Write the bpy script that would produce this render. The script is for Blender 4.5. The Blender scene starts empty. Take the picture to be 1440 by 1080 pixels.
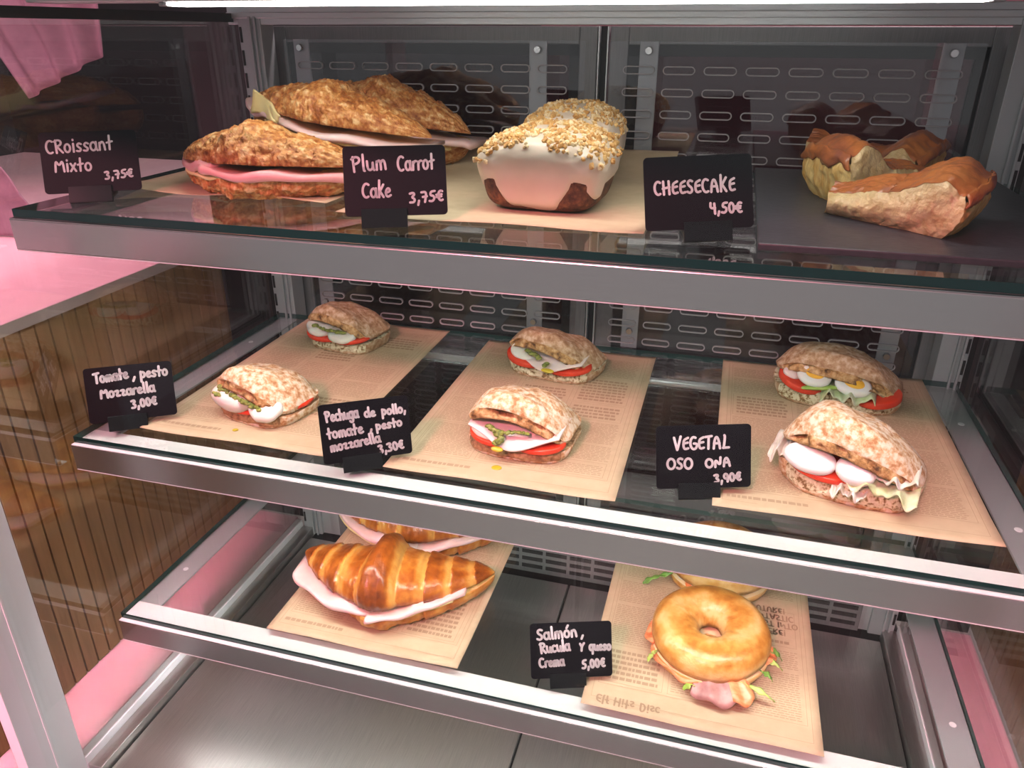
import bpy, math, random
from mathutils import Vector, Matrix, Euler, noise
sc = bpy.context.scene
COL = sc.collection
R_ = math.radians
# ------------------------------------------------------------------ camera, world, lamps
W, ZS = 0.90, (0.0451, -0.1855, -0.4147)      # shelf width, heights of the three shelf frames
YB, BAR, GT = 0.397, 0.0278, 0.008            # shelf depth, bar height, glass thickness
G1, G2, G3 = [z + GT for z in ZS]
FLOOR = -0.567
cam_d = bpy.data.cameras.new('camera'); cam = bpy.data.objects.new('camera', cam_d); COL.objects.link(cam)
cam_d.sensor_fit = 'HORIZONTAL'; cam_d.sensor_width = 36; cam_d.lens = 1076.9 * 36 / 1440; cam_d.clip_start = .01
yaw, pitch, roll = -.2725, -.4321, .0027
F = Vector((math.sin(yaw) * math.cos(pitch), math.cos(yaw) * math.cos(pitch), math.sin(pitch)))
Rt = Vector((math.cos(yaw), -math.sin(yaw), 0)); Up = Rt.cross(F)
Rr = math.cos(roll) * Rt + math.sin(roll) * Up; Ur = -math.sin(roll) * Rt + math.cos(roll) * Up
M4 = Matrix((Rr, Ur, -F)).transposed().to_4x4(); M4.translation = (.6157, -.5348, .1983)
cam.matrix_world = M4
sc.camera = cam
sc.view_settings.view_transform = 'Standard'; sc.view_settings.look = 'None'
sc.view_settings.gamma = 1; sc.view_settings.use_curve_mapping = False
sc.view_settings.exposure = 0.0
sc.cycles.transparent_max_bounces = 32
sc.cycles.max_bounces = 10
sc.cycles.use_denoising = True
sc.cycles.sample_clamp_indirect = 4
wd = bpy.data.worlds.new('world'); sc.world = wd; wd.use_nodes = True
wd.node_tree.nodes['Background'].inputs[0].default_value = (.92, .92, .95, 1)
wd.node_tree.nodes['Background'].inputs[1].default_value = .33

def area_lamp(name, loc, target, sx, sy, power, color, spread=0):
    l = bpy.data.lights.new(name, 'AREA'); l.shape = 'RECTANGLE'; l.size = sx; l.size_y = sy
    l.energy = power; l.color = color
    o = bpy.data.objects.new(name, l); COL.objects.link(o); o.location = loc
    if spread: l.spread = R_(spread)
    o.rotation_euler = (Vector(target) - Vector(loc)).to_track_quat('-Z', 'Y').to_euler()
    return o
PINK_LAMP = area_lamp('pink_shop_lamp', (.15, -1.75, 1.30), (.40, .1, -.1), .22, .22, 4.3, (1, .26, .36), 50)
area_lamp('added_pink_counter_fill', (-.55, .10, 1.25), (-.50, .12, -.08), .3, .3, 4.0, (1, .52, .62), 55)  # added fill that brightens the left countertop, no fixture there
area_lamp('added_pink_ledge_fill', (.03, -1.5, 1.05), (-.060, .02, -.55), .1, .1, .60, (1, .36, .46), 17)  # added narrow fill, brightens the left ledge only
area_lamp('added_pink_ledge_fill', (.90, -1.5, 1.05), (.960, .16, -.50), .1, .1, .50, (1, .36, .46), 17)  # added narrow fill for the right ledge
area_lamp('added_floor_fill', (.5, -1.7, 2.6), (.5, -1.65, -1.2), .8, .5, 11, (1, .96, .93), 62)  # added fill, brightens the floor that the shelf bars reflect
area_lamp('added_back_wall_fill', (.9, .95, 1.6), (.9, 1.4, .2), .3, .3, 42, (1, .80, .80))  # added fill to bring up the maroon wall behind the doors
LED_TOP, LED_SHELF = 16.0, 38.0               # emission of the lamp diffusers inside the case

# ------------------------------------------------------------------ helpers
def fbm(v, s, o=3, seed=0.0):
    p = Vector(v) * s + Vector((seed * 7.3, seed * 3.1, -seed * 5.7))
    t, a = 0, 1
    for _ in range(o):
        t += a * noise.noise(p); p = p * 2.03; a *= .5
    return t
def sgnp(v, p): return math.copysign(abs(v) ** p, v)
def smooth(a, b, x):
    t = min(1, max(0, (x - a) / (b - a))); return t * t * (3 - 2 * t)

class MB:
    def __init__(s): s.v = []; s.f = []; s.m = []; s.a = []
    def add(s, v, f, mi=0, a=None):
        n = len(s.v); s.v += [tuple(p) for p in v]
        s.f += [tuple(i + n for i in q) for q in f]
        s.m += (list(mi) if isinstance(mi, (list, tuple)) else [mi] * len(f))
        s.a += (list(a) if a is not None else [0.0] * len(v))
        return s
    def box(s, x0, x1, y0, y1, z0, z1, mi=0):
        v = [(x, y, z) for z in (z0, z1) for y in (y0, y1) for x in (x0, x1)]
        f = [(0, 2, 3, 1), (4, 5, 7, 6), (0, 1, 5, 4), (2, 6, 7, 3), (0, 4, 6, 2), (1, 3, 7, 5)]
        return s.add(v, f, mi)
    def cyl(s, p0, p1, r, n=16, mi=0, r2=None):
        p0, p1 = Vector(p0), Vector(p1); d = (p1 - p0).normalized()
        a = d.orthogonal().normalized(); b = d.cross(a); r2 = r if r2 is None else r2
        v = []
        for p, rr in ((p0, r), (p1, r2)):
            v += [p + (a * math.cos(t) + b * math.sin(t)) * rr for t in [2 * math.pi * i / n for i in range(n)]]
        f = [(i, (i + 1) % n, n + (i + 1) % n, n + i) for i in range(n)] + [tuple(range(n))[::-1], tuple(range(n, 2 * n))]
        return s.add(v, f, mi)
    def obj(s, name, mats, parent=None, smooth_=False, bevel=0, auto=None):
        me = bpy.data.meshes.new(name); me.from_pydata(s.v, [], s.f); me.validate(); me.update()
        o = bpy.data.objects.new(name, me); COL.objects.link(o)
        for m in (mats if isinstance(mats, (list, tuple)) else [mats]): me.materials.append(m)
        if len(me.polygons) == len(s.m): me.polygons.foreach_set('material_index', s.m)
        if smooth_: me.polygons.foreach_set('use_smooth', [True] * len(me.polygons))
        if any(s.a):
            at = me.attributes.new('brown', 'FLOAT', 'POINT'); at.data.foreach_set('value', s.a)
        if bevel:
            b = o.modifiers.new('edge', 'BEVEL'); b.width = bevel; b.segments = 2; b.limit_method = 'ANGLE'
        if parent: o.parent = parent
        return o

def tag(o, label, cat, group=None, kind=None):
    if label: o['label'] = label
    if cat: o['category'] = cat
    if group: o['group'] = group
    if kind: o['kind'] = kind
    return o
def thing(name, label, cat, loc=(0, 0, 0), rz=0, group=None):
    o = bpy.data.objects.new(name, None); COL.objects.link(o); o.empty_display_size = .02
    o.location = loc; o.rotation_euler = (0, 0, rz)
    return tag(o, label, cat, group)

def grid(fn, nu, nv, closed=False):
    v = []; f = []
    for i in range(nu):
        for j in range(nv): v.append(fn(i / (nu if closed else nu - 1), j / (nv - 1)))
    for i in range(nu if closed else nu - 1):
        for j in range(nv - 1):
            k = (i + 1) % nu
            f.append((i * nv + j, k * nv + j, k * nv + j + 1, i * nv + j + 1))
    return v, f
def sheet(fn, nu, nv, th):
    """closed slab around a surface fn(u,v)"""
    P = [[Vector(fn(i / (nu - 1), j / (nv - 1))) for j in range(nv)] for i in range(nu)]
    v = []
    N = [[None] * nv for _ in range(nu)]
    for i in range(nu):
        for j in range(nv):
            du = P[min(i + 1, nu - 1)][j] - P[max(i - 1, 0)][j]; dv = P[i][min(j + 1, nv - 1)] - P[i][max(j - 1, 0)]
            n = du.cross(dv); N[i][j] = n.normalized() if n.length > 1e-12 else Vector((0, 0, 1))
    for sg in (.5, -.5):
        for i in range(nu):
            for j in range(nv): v.append(P[i][j] + N[i][j] * th * sg)
    f = []; o = nu * nv
    for i in range(nu - 1):
        for j in range(nv - 1):
            a, b, c, d = i * nv + j, (i + 1) * nv + j, (i + 1) * nv + j + 1, i * nv + j + 1
            f.append((a, b, c, d)); f.append((o + d, o + c, o + b, o + a))
    ring = [i * nv for i in range(nu)] + [(nu - 1) * nv + j for j in range(1, nv)] + [i * nv + nv - 1 for i in range(nu - 2, -1, -1)] + [j for j in range(nv - 2, 0, -1)]
    for q in range(len(ring)):
        a, b = ring[q], ring[(q + 1) % len(ring)]; f.append((a, o + a, o + b, b))
    return v, f
def blob(c, r, e1=1, e2=1, rot=(0, 0, 0), amp=0, ns=60, seed=0, nu=32, nv=17):
    Rm = Euler(rot).to_matrix(); c = Vector(c); v = []
    def fn(u, w):
        a = u * 2 * math.pi; b = (w - .5) * math.pi
        p = Vector((r[0] * sgnp(math.cos(b), e1) * sgnp(math.cos(a), e2), r[1] * sgnp(math.cos(b), e1) * sgnp(math.sin(a), e2), r[2] * sgnp(math.sin(b), e1)))
        if amp: p *= 1 + amp * fbm(p, ns, 2, seed)
        return c + Rm @ p
    return grid(fn, nu, nv, True)

# ------------------------------------------------------------------ materials
def L(r, g, b):      # 0-255 sRGB to linear
    f = lambda c: (c / 255 / 12.92) if c <= 10 else ((c / 255 + .055) / 1.055) ** 2.4
    return (f(r), f(g), f(b), 1)
def new_mat(name):
    m = bpy.data.materials.new(name); m.use_nodes = True
    return m, m.node_tree.nodes, m.node_tree.links, m.node_tree.nodes['Principled BSDF']
def mat(name, c1, c2=None, scale=100, rough=.5, metal=0, bump=0, bscale=None, detail=4, pos=(.35, .65), spec=.5, sss=0, c3=None, stretch=None, coat=0, trans=0):
    m, N, Lk, P = new_mat(name)
    P.inputs['Base Color'].default_value = c1; P.inputs['Roughness'].default_value = rough
    P.inputs['Metallic'].default_value = metal; P.inputs['Specular IOR Level'].default_value = spec
    P.inputs['Coat Weight'].default_value = coat; P.inputs['Coat Roughness'].default_value = .15
    if sss:
        P.inputs['Subsurface Weight'].default_value = sss; P.inputs['Subsurface Radius'].default_value = (1, .5, .3); P.inputs['Subsurface Scale'].default_value = .004
    tc = N.new('ShaderNodeTexCoord'); vec = tc.outputs['Object']
    if stretch:
        mp = N.new('ShaderNodeMapping'); mp.inputs['Scale'].default_value = stretch; Lk.new(vec, mp.inputs[0]); vec = mp.outputs[0]
    if c2:
        n = N.new('ShaderNodeTexNoise'); n.inputs['Scale'].default_value = scale; n.inputs['Detail'].default_value = detail; n.inputs['Roughness'].default_value = .6
        r = N.new('ShaderNodeValToRGB'); r.color_ramp.elements[0].position = pos[0]; r.color_ramp.elements[1].position = pos[1]
        r.color_ramp.elements[0].color = c1; r.color_ramp.elements[1].color = c2
        if c3:
            e = r.color_ramp.elements.new((pos[0] + pos[1]) / 2); e.color = c3
        Lk.new(vec, n.inputs['Vector']); Lk.new(n.outputs['Fac'], r.inputs[0]); Lk.new(r.outputs[0], P.inputs['Base Color'])
    if bump:
        n2 = N.new('ShaderNodeTexNoise'); n2.inputs['Scale'].default_value = bscale or scale * 2; n2.inputs['Detail'].default_value = 3
        b = N.new('ShaderNodeBump'); b.inputs['Strength'].default_value = bump; b.inputs['Distance'].default_value = .002
        Lk.new(vec, n2.inputs['Vector']); Lk.new(n2.outputs['Fac'], b.inputs['Height']); Lk.new(b.outputs[0], P.inputs['Normal'])
    return m
def brown_mat(name, stops, rough, bscale, bump, coat=0, nscale=160, namp=.25):
    """bake colour driven by the crust's own browning attribute plus noise"""
    m, N, Lk, P = new_mat(name)
    P.inputs['Roughness'].default_value = rough; P.inputs['Coat Weight'].default_value = coat; P.inputs['Coat Roughness'].default_value = .2
    at = N.new('ShaderNodeAttribute'); at.attribute_name = 'brown'
    tc = N.new('ShaderNodeTexCoord'); n = N.new('ShaderNodeTexNoise'); n.inputs['Scale'].default_value = nscale; n.inputs['Detail'].default_value = 5
    Lk.new(tc.outputs['Object'], n.inputs['Vector'])
    ma = N.new('ShaderNodeMath'); ma.operation = 'MULTIPLY_ADD'; ma.inputs[1].default_value = namp * 2; Lk.new(n.outputs['Fac'], ma.inputs[0])
    sb = N.new('ShaderNodeMath'); sb.operation = 'SUBTRACT'; sb.inputs[1].default_value = namp; Lk.new(at.outputs['Fac'], sb.inputs[0]); Lk.new(sb.outputs[0], ma.inputs[2])
    r = N.new('ShaderNodeValToRGB'); els = r.color_ramp.elements
    els[0].position, els[0].color = stops[0]; els[1].position, els[1].color = stops[-1]
    for p, c in stops[1:-1]:
        e = els.new(p); e.color = c
    Lk.new(ma.outputs[0], r.inputs[0]); Lk.new(r.outputs[0], P.inputs['Base Color'])
    n2 = N.new('ShaderNodeTexNoise'); n2.inputs['Scale'].default_value = bscale; n2.inputs['Detail'].default_value = 4
    b = N.new('ShaderNodeBump'); b.inputs['Strength'].default_value = bump; b.inputs['Distance'].default_value = .002
    Lk.new(tc.outputs['Object'], n2.inputs['Vector']); Lk.new(n2.outputs['Fac'], b.inputs['Height']); Lk.new(b.outputs[0], P.inputs['Normal'])
    return m
def glass(name, tint, f0=.04, rough=0.0, gain=1.0):
    """clear sheet: tinted see-through plus an angle-dependent mirror"""
    m, N, Lk, P = new_mat(name); N.remove(P)
    t = N.new('ShaderNodeBsdfTransparent'); t.inputs[0].default_value = tint
    g = N.new('ShaderNodeBsdfGlossy'); g.inputs['Roughness'].default_value = rough; g.inputs[0].default_value = (1, 1, 1, 1)
    lw = N.new('ShaderNodeLayerWeight'); lw.inputs['Blend'].default_value = .5
    p = N.new('ShaderNodeMath'); p.operation = 'POWER'; p.inputs[1].default_value = 5; Lk.new(lw.outputs['Facing'], p.inputs[0])
    ma = N.new('ShaderNodeMath'); ma.operation = 'MULTIPLY_ADD'; ma.inputs[1].default_value = (1 - f0) * gain; ma.inputs[2].default_value = f0; Lk.new(p.outputs[0], ma.inputs[0])
    mx = N.new('ShaderNodeMixShader'); Lk.new(ma.outputs[0], mx.inputs[0]); Lk.new(t.outputs[0], mx.inputs[1]); Lk.new(g.outputs[0], mx.inputs[2])
    Lk.new(mx.outputs[0], N['Material Output'].inputs[0])
    return m
def emit(name, col, s):
    m, N, Lk, P = new_mat(name)
    P.inputs['Base Color'].default_value = (.9, .9, .9, 1); P.inputs['Emission Color'].default_value = col; P.inputs['Emission Strength'].default_value = s
    return m

M = {}
M['steel'] = mat('brushed_steel', (.60, .57, .57, 1), (.63, .60, .60, 1), 30, .27, 1.0, stretch=(1, 60, 60))
M['flange'] = mat('lit_steel_white', (.84, .90, .90, 1), None, rough=.45, metal=0)  # lamp light and edge highlight painted as white on the steel
M['alu'] = mat('satin_aluminium', (.62, .65, .67, 1), None, rough=.38, metal=.6)
M['alu_dark'] = mat('grey_aluminium', (.20, .205, .215, 1), (.25, .255, .26, 1), 40, .45, .5, stretch=(40, 40, 1))
M['post'] = mat('pale_grey_metal', (.42, .45, .47, 1), None, rough=.45, metal=.3)
M['white_metal'] = mat('white_coated_metal', (.84, .86, .90, 1), None, rough=.4)
M['tray'] = mat('brushed_tray_steel', (.46, .45, .44, 1), (.54, .53, .51, 1), 25, .32, .92, bump=.05, bscale=300, stretch=(40, 1, 40))
M['black'] = mat('black_metal', (.008, .008, .009, 1), None, rough=.5)
M['screw'] = mat('chrome', (.8, .8, .8, 1), None, rough=.2, metal=1)
M['glass'] = glass('clear_glass', (.955, .98, .965, 1))
M['front_glass'] = glass('front_glass', (.985, .99, .985, 1), .012, gain=.5)
M['acrylic'] = glass('clear_acrylic', (.93, .93, .94, 1), .06)
M['side_glass'] = glass('side_glass', (.92, .915, .915, 1), .09)
M['door_glass'] = glass('smoked_glass', (.30, .20, .24, 1), .05)
m_, N_, L_, P_ = new_mat('green_glass_edge'); M['gedge'] = m_
P_.inputs['Base Color'].default_value = (.003, .035, .030, 1); P_.inputs['Roughness'].default_value = .12
M['rim'] = mat('polished_acrylic_edge', (.34, .33, .34, 1), None, rough=.25)
M['led_top'] = emit('lamp_diffuser', (1, .97, .93, 1), LED_TOP)
M['led_shelf'] = emit('strip_diffuser', (1, .985, .95, 1), LED_SHELF)
M['wood'] = mat('oak_slats', (.24, .135, .050, 1), (.33, .195, .082, 1), 14, .5, stretch=(1, 8, .7), detail=6)
M['wood_gap'] = mat('dark_groove', (.12, .065, .025, 1), None, rough=.7)
M['marble'] = mat('pink_lit_marble', (.86, .56, .62, 1), (.90, .66, .71, 1), 7, .4, c3=(.88, .61, .665, 1), detail=8)  # pink lamp light is mixed into the base colour of pale marble
M['marble_edge'] = mat('marble_outside_pink_light', (.50, .47, .42, 1), None, rough=.5)  # same marble outside the pink light, painted grey
M['maroon'] = mat('maroon_wall', (.16, .055, .075, 1), (.20, .075, .095, 1), 3, .6)
M['dark'] = mat('dark_wall', (.030, .022, .030, 1), (.05, .035, .04, 1), 4, .6)
M['pink_cloth'] = mat('pink_cloth', (.34, .20, .26, 1), (.40, .24, .30, 1), 60, .8)
M['paper'] = mat('kraft_paper', (.52, .425, .265, 1), (.58, .475, .305, 1), 60, .7, bump=.06, bscale=250)
M['ink'] = mat('faded_ink', (.40, .30, .185, 1), None, rough=.8)
M['ink_dark'] = mat('brown_ink', (.37, .27, .165, 1), None, rough=.8)
M['slate'] = mat('dark_slate', (.030, .032, .038, 1), (.045, .046, .054, 1), 120, .42, bump=.12, bscale=220)
M['card'] = mat('black_card', (.004, .004, .006, 1), None, rough=.5, spec=.12)
M['holder'] = mat('black_acrylic', (.005, .005, .006, 1), None, rough=.12)
M['chalk'] = mat('white_marker', (.86, .85, .85, 1), None, rough=.7)
M['crust'] = mat('floured_crust', (.40, .19, .07, 1), (.76, .67, .52, 1), 170, .75, bump=.5, bscale=300, c3=(.62, .43, .24, 1), pos=(.36, .60), detail=7)
M['crust2'] = mat('dusty_brown_crust', (.30, .165, .075, 1), (.62, .50, .35, 1), 150, .75, bump=.5, bscale=320, c3=(.47, .32, .175, 1), pos=(.36, .64), detail=7)
M['crumb'] = mat('toasted_crumb', (.09, .04, .012, 1), (.66, .47, .24, 1), 130, .65, bump=1.0, bscale=200, c3=(.42, .235, .08, 1), pos=(.32, .66))
M['crumb_pale'] = mat('open_crumb', (.22, .14, .05, 1), (.74, .71, .50, 1), 230, .8, bump=1.0, bscale=260, c3=(.62, .56, .34, 1), pos=(.40, .56))
M['crumb_brown'] = mat('brown_crumb', (.12, .055, .02, 1), (.52, .35, .18, 1), 130, .8, bump=1.0, bscale=220, c3=(.34, .19, .085, 1), pos=(.33, .70))
M['tomato'] = mat('tomato', (.62, .035, .012, 1), (.72, .07, .03, 1), 60, .22, sss=.1)
M['mozz'] = mat('mozzarella', (.86, .83, .76, 1), (.80, .77, .68, 1), 60, .35, sss=.2, bump=.2, bscale=150)
M['turkey'] = mat('turkey', (.82, .66, .61, 1), (.85, .72, .67, 1), 40, .35, sss=.2)
M['ham'] = mat('ham', (.84, .56, .53, 1), (.87, .65, .62, 1), 45, .35, sss=.2)
M['ham_pink'] = mat('pink_ham', (.76, .36, .36, 1), (.80, .44, .42, 1), 45, .35, sss=.2)
M['cheese'] = mat('cheese', (.84, .68, .30, 1), (.86, .73, .38, 1), 40, .45, sss=.1)
M['pesto'] = mat('pesto', (.075, .11, .012, 1), (.30, .32, .06, 1), 260, .3, bump=.8, bscale=400)
M['oil'] = mat('olive_oil', (.50, .42, .03, 1), None, rough=.06)
M['egg'] = mat('egg_white', (.88, .87, .83, 1), None, rough=.28, sss=.2)
M['yolk'] = mat('egg_yolk', (.85, .47, .035, 1), None, rough=.55)
M['lettuce'] = mat('lettuce', (.50, .62, .25, 1), (.78, .80, .60, 1), 45, .35, sss=.15)
M['lettuce_white'] = mat('pale_lettuce', (.70, .72, .60, 1), (.80, .80, .70, 1), 45, .35, sss=.15)
M['green'] = mat('salad_leaf', (.10, .24, .03, 1), (.22, .40, .07, 1), 60, .4)
M['cucumber'] = mat('leaf_rib', (.25, .42, .05, 1), (.45, .55, .16, 1), 60, .35)
M['salmon'] = mat('salmon', (.74, .19, .055, 1), (.80, .36, .17, 1), 90, .3, stretch=(1, 3, 1), sss=.1)
M['salmon_dark'] = mat('dark_salmon', (.30, .13, .12, 1), (.46, .24, .21, 1), 80, .35)
M['cream'] = mat('cream_cheese', (.86, .84, .78, 1), None, rough=.5)
M['croissant'] = brown_mat('glazed_croissant', [(0, (.68, .37, .085, 1)), (.36, (.54, .21, .030, 1)), (.64, (.36, .095, .009, 1)), (1, (.14, .028, .004, 1))], .32, 220, .35, coat=.35)
M['croissant_in'] = mat('croissant_crumb', (.74, .50, .20, 1), (.62, .36, .10, 1), 120, .7, bump=.8, bscale=200)
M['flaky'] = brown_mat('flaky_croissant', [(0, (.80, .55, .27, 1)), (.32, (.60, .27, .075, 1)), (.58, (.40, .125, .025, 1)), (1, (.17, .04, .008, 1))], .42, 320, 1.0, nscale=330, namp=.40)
M['bagel'] = brown_mat('glazed_bagel', [(0, (.74, .50, .20, 1)), (.35, (.62, .33, .075, 1)), (.65, (.46, .19, .028, 1)), (1, (.25, .08, .012, 1))], .36, 210, .40, coat=.3, nscale=140, namp=.3)
M['bagel_in'] = mat('bagel_crumb', (.80, .62, .34, 1), None, rough=.8)
M['cake'] = mat('carrot_cake', (.045, .020, .010, 1), (.22, .10, .04, 1), 140, .8, bump=1.0, bscale=180, c3=(.11, .045, .02, 1))
M['icing'] = mat('icing', (.60, .50, .39, 1), (.66, .56, .45, 1), 30, .35, sss=.15, bump=.12, bscale=120)
M['nuts'] = mat('nut_bits', (.42, .19, .04, 1), (.68, .44, .16, 1), 110, .6)
M['nuts_pale'] = mat('pale_nut_bits', (.66, .48, .24, 1), (.78, .64, .40, 1), 110, .6)
M['cc_side'] = mat('cheesecake_cut', (.52, .34, .15, 1), (.70, .54, .29, 1), 90, .36, bump=1.0, bscale=170, sss=.15)
M['cc_pale'] = mat('cheesecake_outer', (.80, .62, .26, 1), (.58, .32, .07, 1), 110, .5, bump=1.0, bscale=170, stretch=(1, 1, .25))
M['cc_top'] = mat('cheesecake_top', (.47, .17, .045, 1), (.25, .075, .038, 1), 30, .30, bump=.35, bscale=200, coat=.35, c3=(.40, .125, .035, 1), pos=(.3, .7))
M['hood'] = mat('lamp_profile', (.62, .61, .62, 1), None, rough=.35, metal=.4)

# ------------------------------------------------------------------ the shop around the case
def structure(name, mb, mats, **k):
    o = mb.obj(name, mats, **k); o['kind'] = 'structure'; return o
structure('wall_back', MB().box(-1.6, .12, 1.50, 1.55, -1.25, 1.7), M['dark'])
structure('wall_back_2', MB().box(.1201, 2.4, 1.50, 1.55, -1.25, 1.7), M['maroon'])
structure('wall_left', MB().box(-1.65, -1.60, -1.0, 1.55, -1.25, 1.7), M['dark'])
structure('wall_right', MB().box(2.40, 2.45, -1.0, 1.55, -1.25, 1.7), M['maroon'])
structure('floor', MB().box(-1.65, 2.45, -3.0, 1.55, -1.30, -1.25), mat('shop_floor', (.42, .40, .38, 1), (.48, .46, .44, 1), 3, .4))
structure('ceiling', MB().box(-1.65, 2.45, -.2, 1.55, 1.7, 1.75), M['dark'])

# side counters: a stone top over a slatted oak panel, stone ledge at the foot
def slats(y0, y1, z0, z1, x, sgn, pitch=.0195, gap=.0026):
    mb = MB(); y = y0
    mb.box(min(x - sgn * .012, x - sgn * .004), max(x - sgn * .012, x - sgn * .004), y0, y1, z0, z1, 1)
    while y < y1 - .004:
        mb.box(min(x, x - sgn * .006), max(x, x - sgn * .006), y, min(y + pitch - gap, y1), z0, z1, 0); y += pitch
    return mb
t = thing('counter', 'pink-lit stone counter with oak slatted side, left of the display case', 'counter', (-.5, .1, -.549))
def rel(mb, o):      # vertices given in world coordinates -> local to an unrotated empty
    mb.v = [tuple(Vector(p) - o.location) for p in mb.v]; return mb
rel(MB().box(-1.1, -.098, -.45, 1.05, -.093, -.081), t).obj('countertop', [M['marble']], t, bevel=.001)
rel(MB().box(-.0979, -.0965, -.45, 1.05, -.0935, -.0808), t).obj('stone_edge', M['marble_edge'], t)
rel(slats(-.42, .447, -.549, -.0935, -.104, 1), t).obj('slat_panel', [M['wood'], M['wood_gap']], t)
rel(MB().box(-1.0, -.118, -.42, .447, -.549, -.0935), t).obj('carcass', M['dark'], t)
t = thing('counter', 'oak slatted counter behind the glass on the right of the display case', 'counter', (1.4, .1, -.549))
rel(slats(-.42, .60, -.549, -.30, 1.006, -1), t).obj('slat_panel', [M['wood'], M['wood_gap']], t)
rel(MB().box(1.0205, 1.9, -.42, .60, -.549, .02), t).obj('carcass', M['maroon'], t)
rel(MB().box(1.006, 1.02, -.42, .60, -.2995, .02), t).obj('upper_panel', mat('mauve_panel', (.22, .115, .14, 1), (.27, .14, .17, 1), 4, .35), t)
rel(MB().box(1.004, 1.9, -.42, .60, .0205, .032), t).obj('countertop', M['maroon'], t)
tag(MB().box(-.116, -.0246, -.40, .412, -.60, -.5505).obj('stone_ledge', M['marble'], bevel=.001), 'pink-lit stone ledge between the display case and the oak slats, left side', 'ledge')
tag(MB().box(.9246, 1.003, -.40, .412, -.60, -.5505).obj('stone_ledge', M['marble'], bevel=.001), 'pink-lit stone ledge running beside the case, right side', 'ledge')

# ------------------------------------------------------------------ the display case
case = thing('display_case', 'glass fronted refrigerated display case with steel base and top lamp', 'display case', (.45, .15, FLOOR - .05))
def part(name, mb, mats, parent=None, **k):
    return rel(mb, case).obj(name, mats, parent or case, **k)
part('base_tray', MB().box(.012, .4485, -.09, .385, FLOOR - .006, FLOOR), M['tray'], bevel=.0012)
part('base_tray', MB().box(.4515, .888, -.09, .385, FLOOR - .006, FLOOR), M['tray'], bevel=.0012)
part('plinth', MB().box(-.018, .918, -.12, .44, FLOOR - .05, FLOOR - .007), M['black'])
part('back_panel', MB().box(-.005, .905, .404, .412, FLOOR, -.475), M['alu'])
for x0, x1, xa, xb in ((-.020, -.009, -.0085, .010), (.909, .920, .890, .9085)):
    part('glass_channel', MB().box(x0, x1, -.08, .40, FLOOR - .006, -.546), M['white_metal'], bevel=.001)
    part('well_side', MB().box(xa, xb, -.08, .40, FLOOR - .006, -.556), M['tray'], bevel=.001)
g = MB().box(.06, .86, .3985, .4035, -.5665, -.500)
gr = part('vent_grille', g, M['alu_dark'])
vm = MB()
for r in range(4):
    for i in range(21):
        x = .072 + i * .0375; z = -.558 + r * .0135
        vm.box(x, x + .0325, .3978, .3990, z, z + .0065)
part('slot', vm, M['black'], gr)
def post(x0, x1, side):
    mb = MB().box(x0, x1, .398, .428, FLOOR, .214)
    w = x1 - x0
    for k in (.52, .74): mb.box(x0 + w * k, x0 + w * k + .003, .394, .398, FLOOR, .214)
    p = part('corner_post', mb, M['post'], bevel=.0008)
    s = MB(); z = -.545; xs = x0 + .0015 if side < 0 else x1 - .0045
    while z < .2:
        s.box(xs, xs + .003, .3972, .399, z, z + .018); z += .027
    part('bracket_slot', s, M['black'], p)
post(-.005, .027, -1); post(.873, .905, 1)
part('dark_corner_panel', MB().box(-.10, -.0055, .415, .43, -.55, .214), M['black'])
part('dark_corner_panel', MB().box(.9055, 1.0, .415, .43, -.55, .214), M['black'])
part('top_rail', MB().box(-.02, .92, .400, .43, .2045, .226).box(-.02, .92, .397, .400, .2115, .2185), M['alu'], bevel=.0008)
for x in (-.020, .912):
    part('side_rail', MB().box(x, x + .008, -.08, .40, .2075, .2175), M['black'])
part('side_glass', MB().box(-.0145, -.0105, -.078, .398, -.5455, .2070), M['side_glass'])
part('side_glass', MB().box(.9105, .9145, -.078, .398, -.5455, .2070), M['side_glass'])
part('front_post', MB().box(-.024, -.0095, -.14, -.080, -.62, .226).box(-.0095, -.0085, -.112, -.109, -.62, .226), M['white_metal'], bevel=.0015)
part('front_post', MB().box(.9095, .924, -.14, -.080, -.62, .226), M['white_metal'], bevel=.0015)
part('front_glass', MB().box(-.0085, .9090, -.1225, -.1185, -.60, .226), M['front_glass'])
part('top_panel', MB().box(-.024, .924, -.14, .43, .2435, .250), M['hood'])
lamp = part('lamp_housing', MB().box(-.008, .908, .082, .118, .2200, .2430), M['hood'], bevel=.001)
part('lamp_diffuser', MB().box(.136, .766, .087, .113, .2168, .2199), M['led_top'], lamp)
for x in (.1275, .7665):
    part('end_cap', MB().box(x, x + .008, .086, .114, .2165, .2199), M['rim'], lamp, bevel=.001)

# sliding doors at the back
def door(x0, x1, label):
    d = thing('sliding_door', label, 'door', ((x0 + x1) / 2, .44, -.475))
    mb = MB(); w = .0215; y0, y1 = .434, .448
    mb.box(x0, x0 + w, y0, y1, -.475, .2035).box(x1 - w, x1, y0, y1, -.475, .2035)
    rel(mb, d).obj('stile', M['alu_dark'], d, bevel=.001)
    rel(MB().box(x0 + w, x1 - w, y0, y1, .184, .2035).box(x0 + w, x1 - w, y0, y1, -.475, -.453), d).obj('rail', M['alu_dark'], d, bevel=.001)
    mb = MB().box(x0 + w, x0 + w + .012, y0 + .003, y1 - .002, -.453, .184).box(x1 - w - .012, x1 - w, y0 + .003, y1 - .002, -.453, .184)
    mb.box(x0 + w, x1 - w, y0 + .003, y1 - .002, .172, .184)
    rel(mb, d).obj('inner_frame', M['black'], d)
    rel(MB().box(x0 + w + .012, x1 - w - .012, y0 + .006, y0 + .010, -.453, .172), d).obj('pane', M['door_glass'], d)
door(.018, .4475, 'grey framed smoked glass sliding door behind the croissants, left of the pair')
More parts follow.
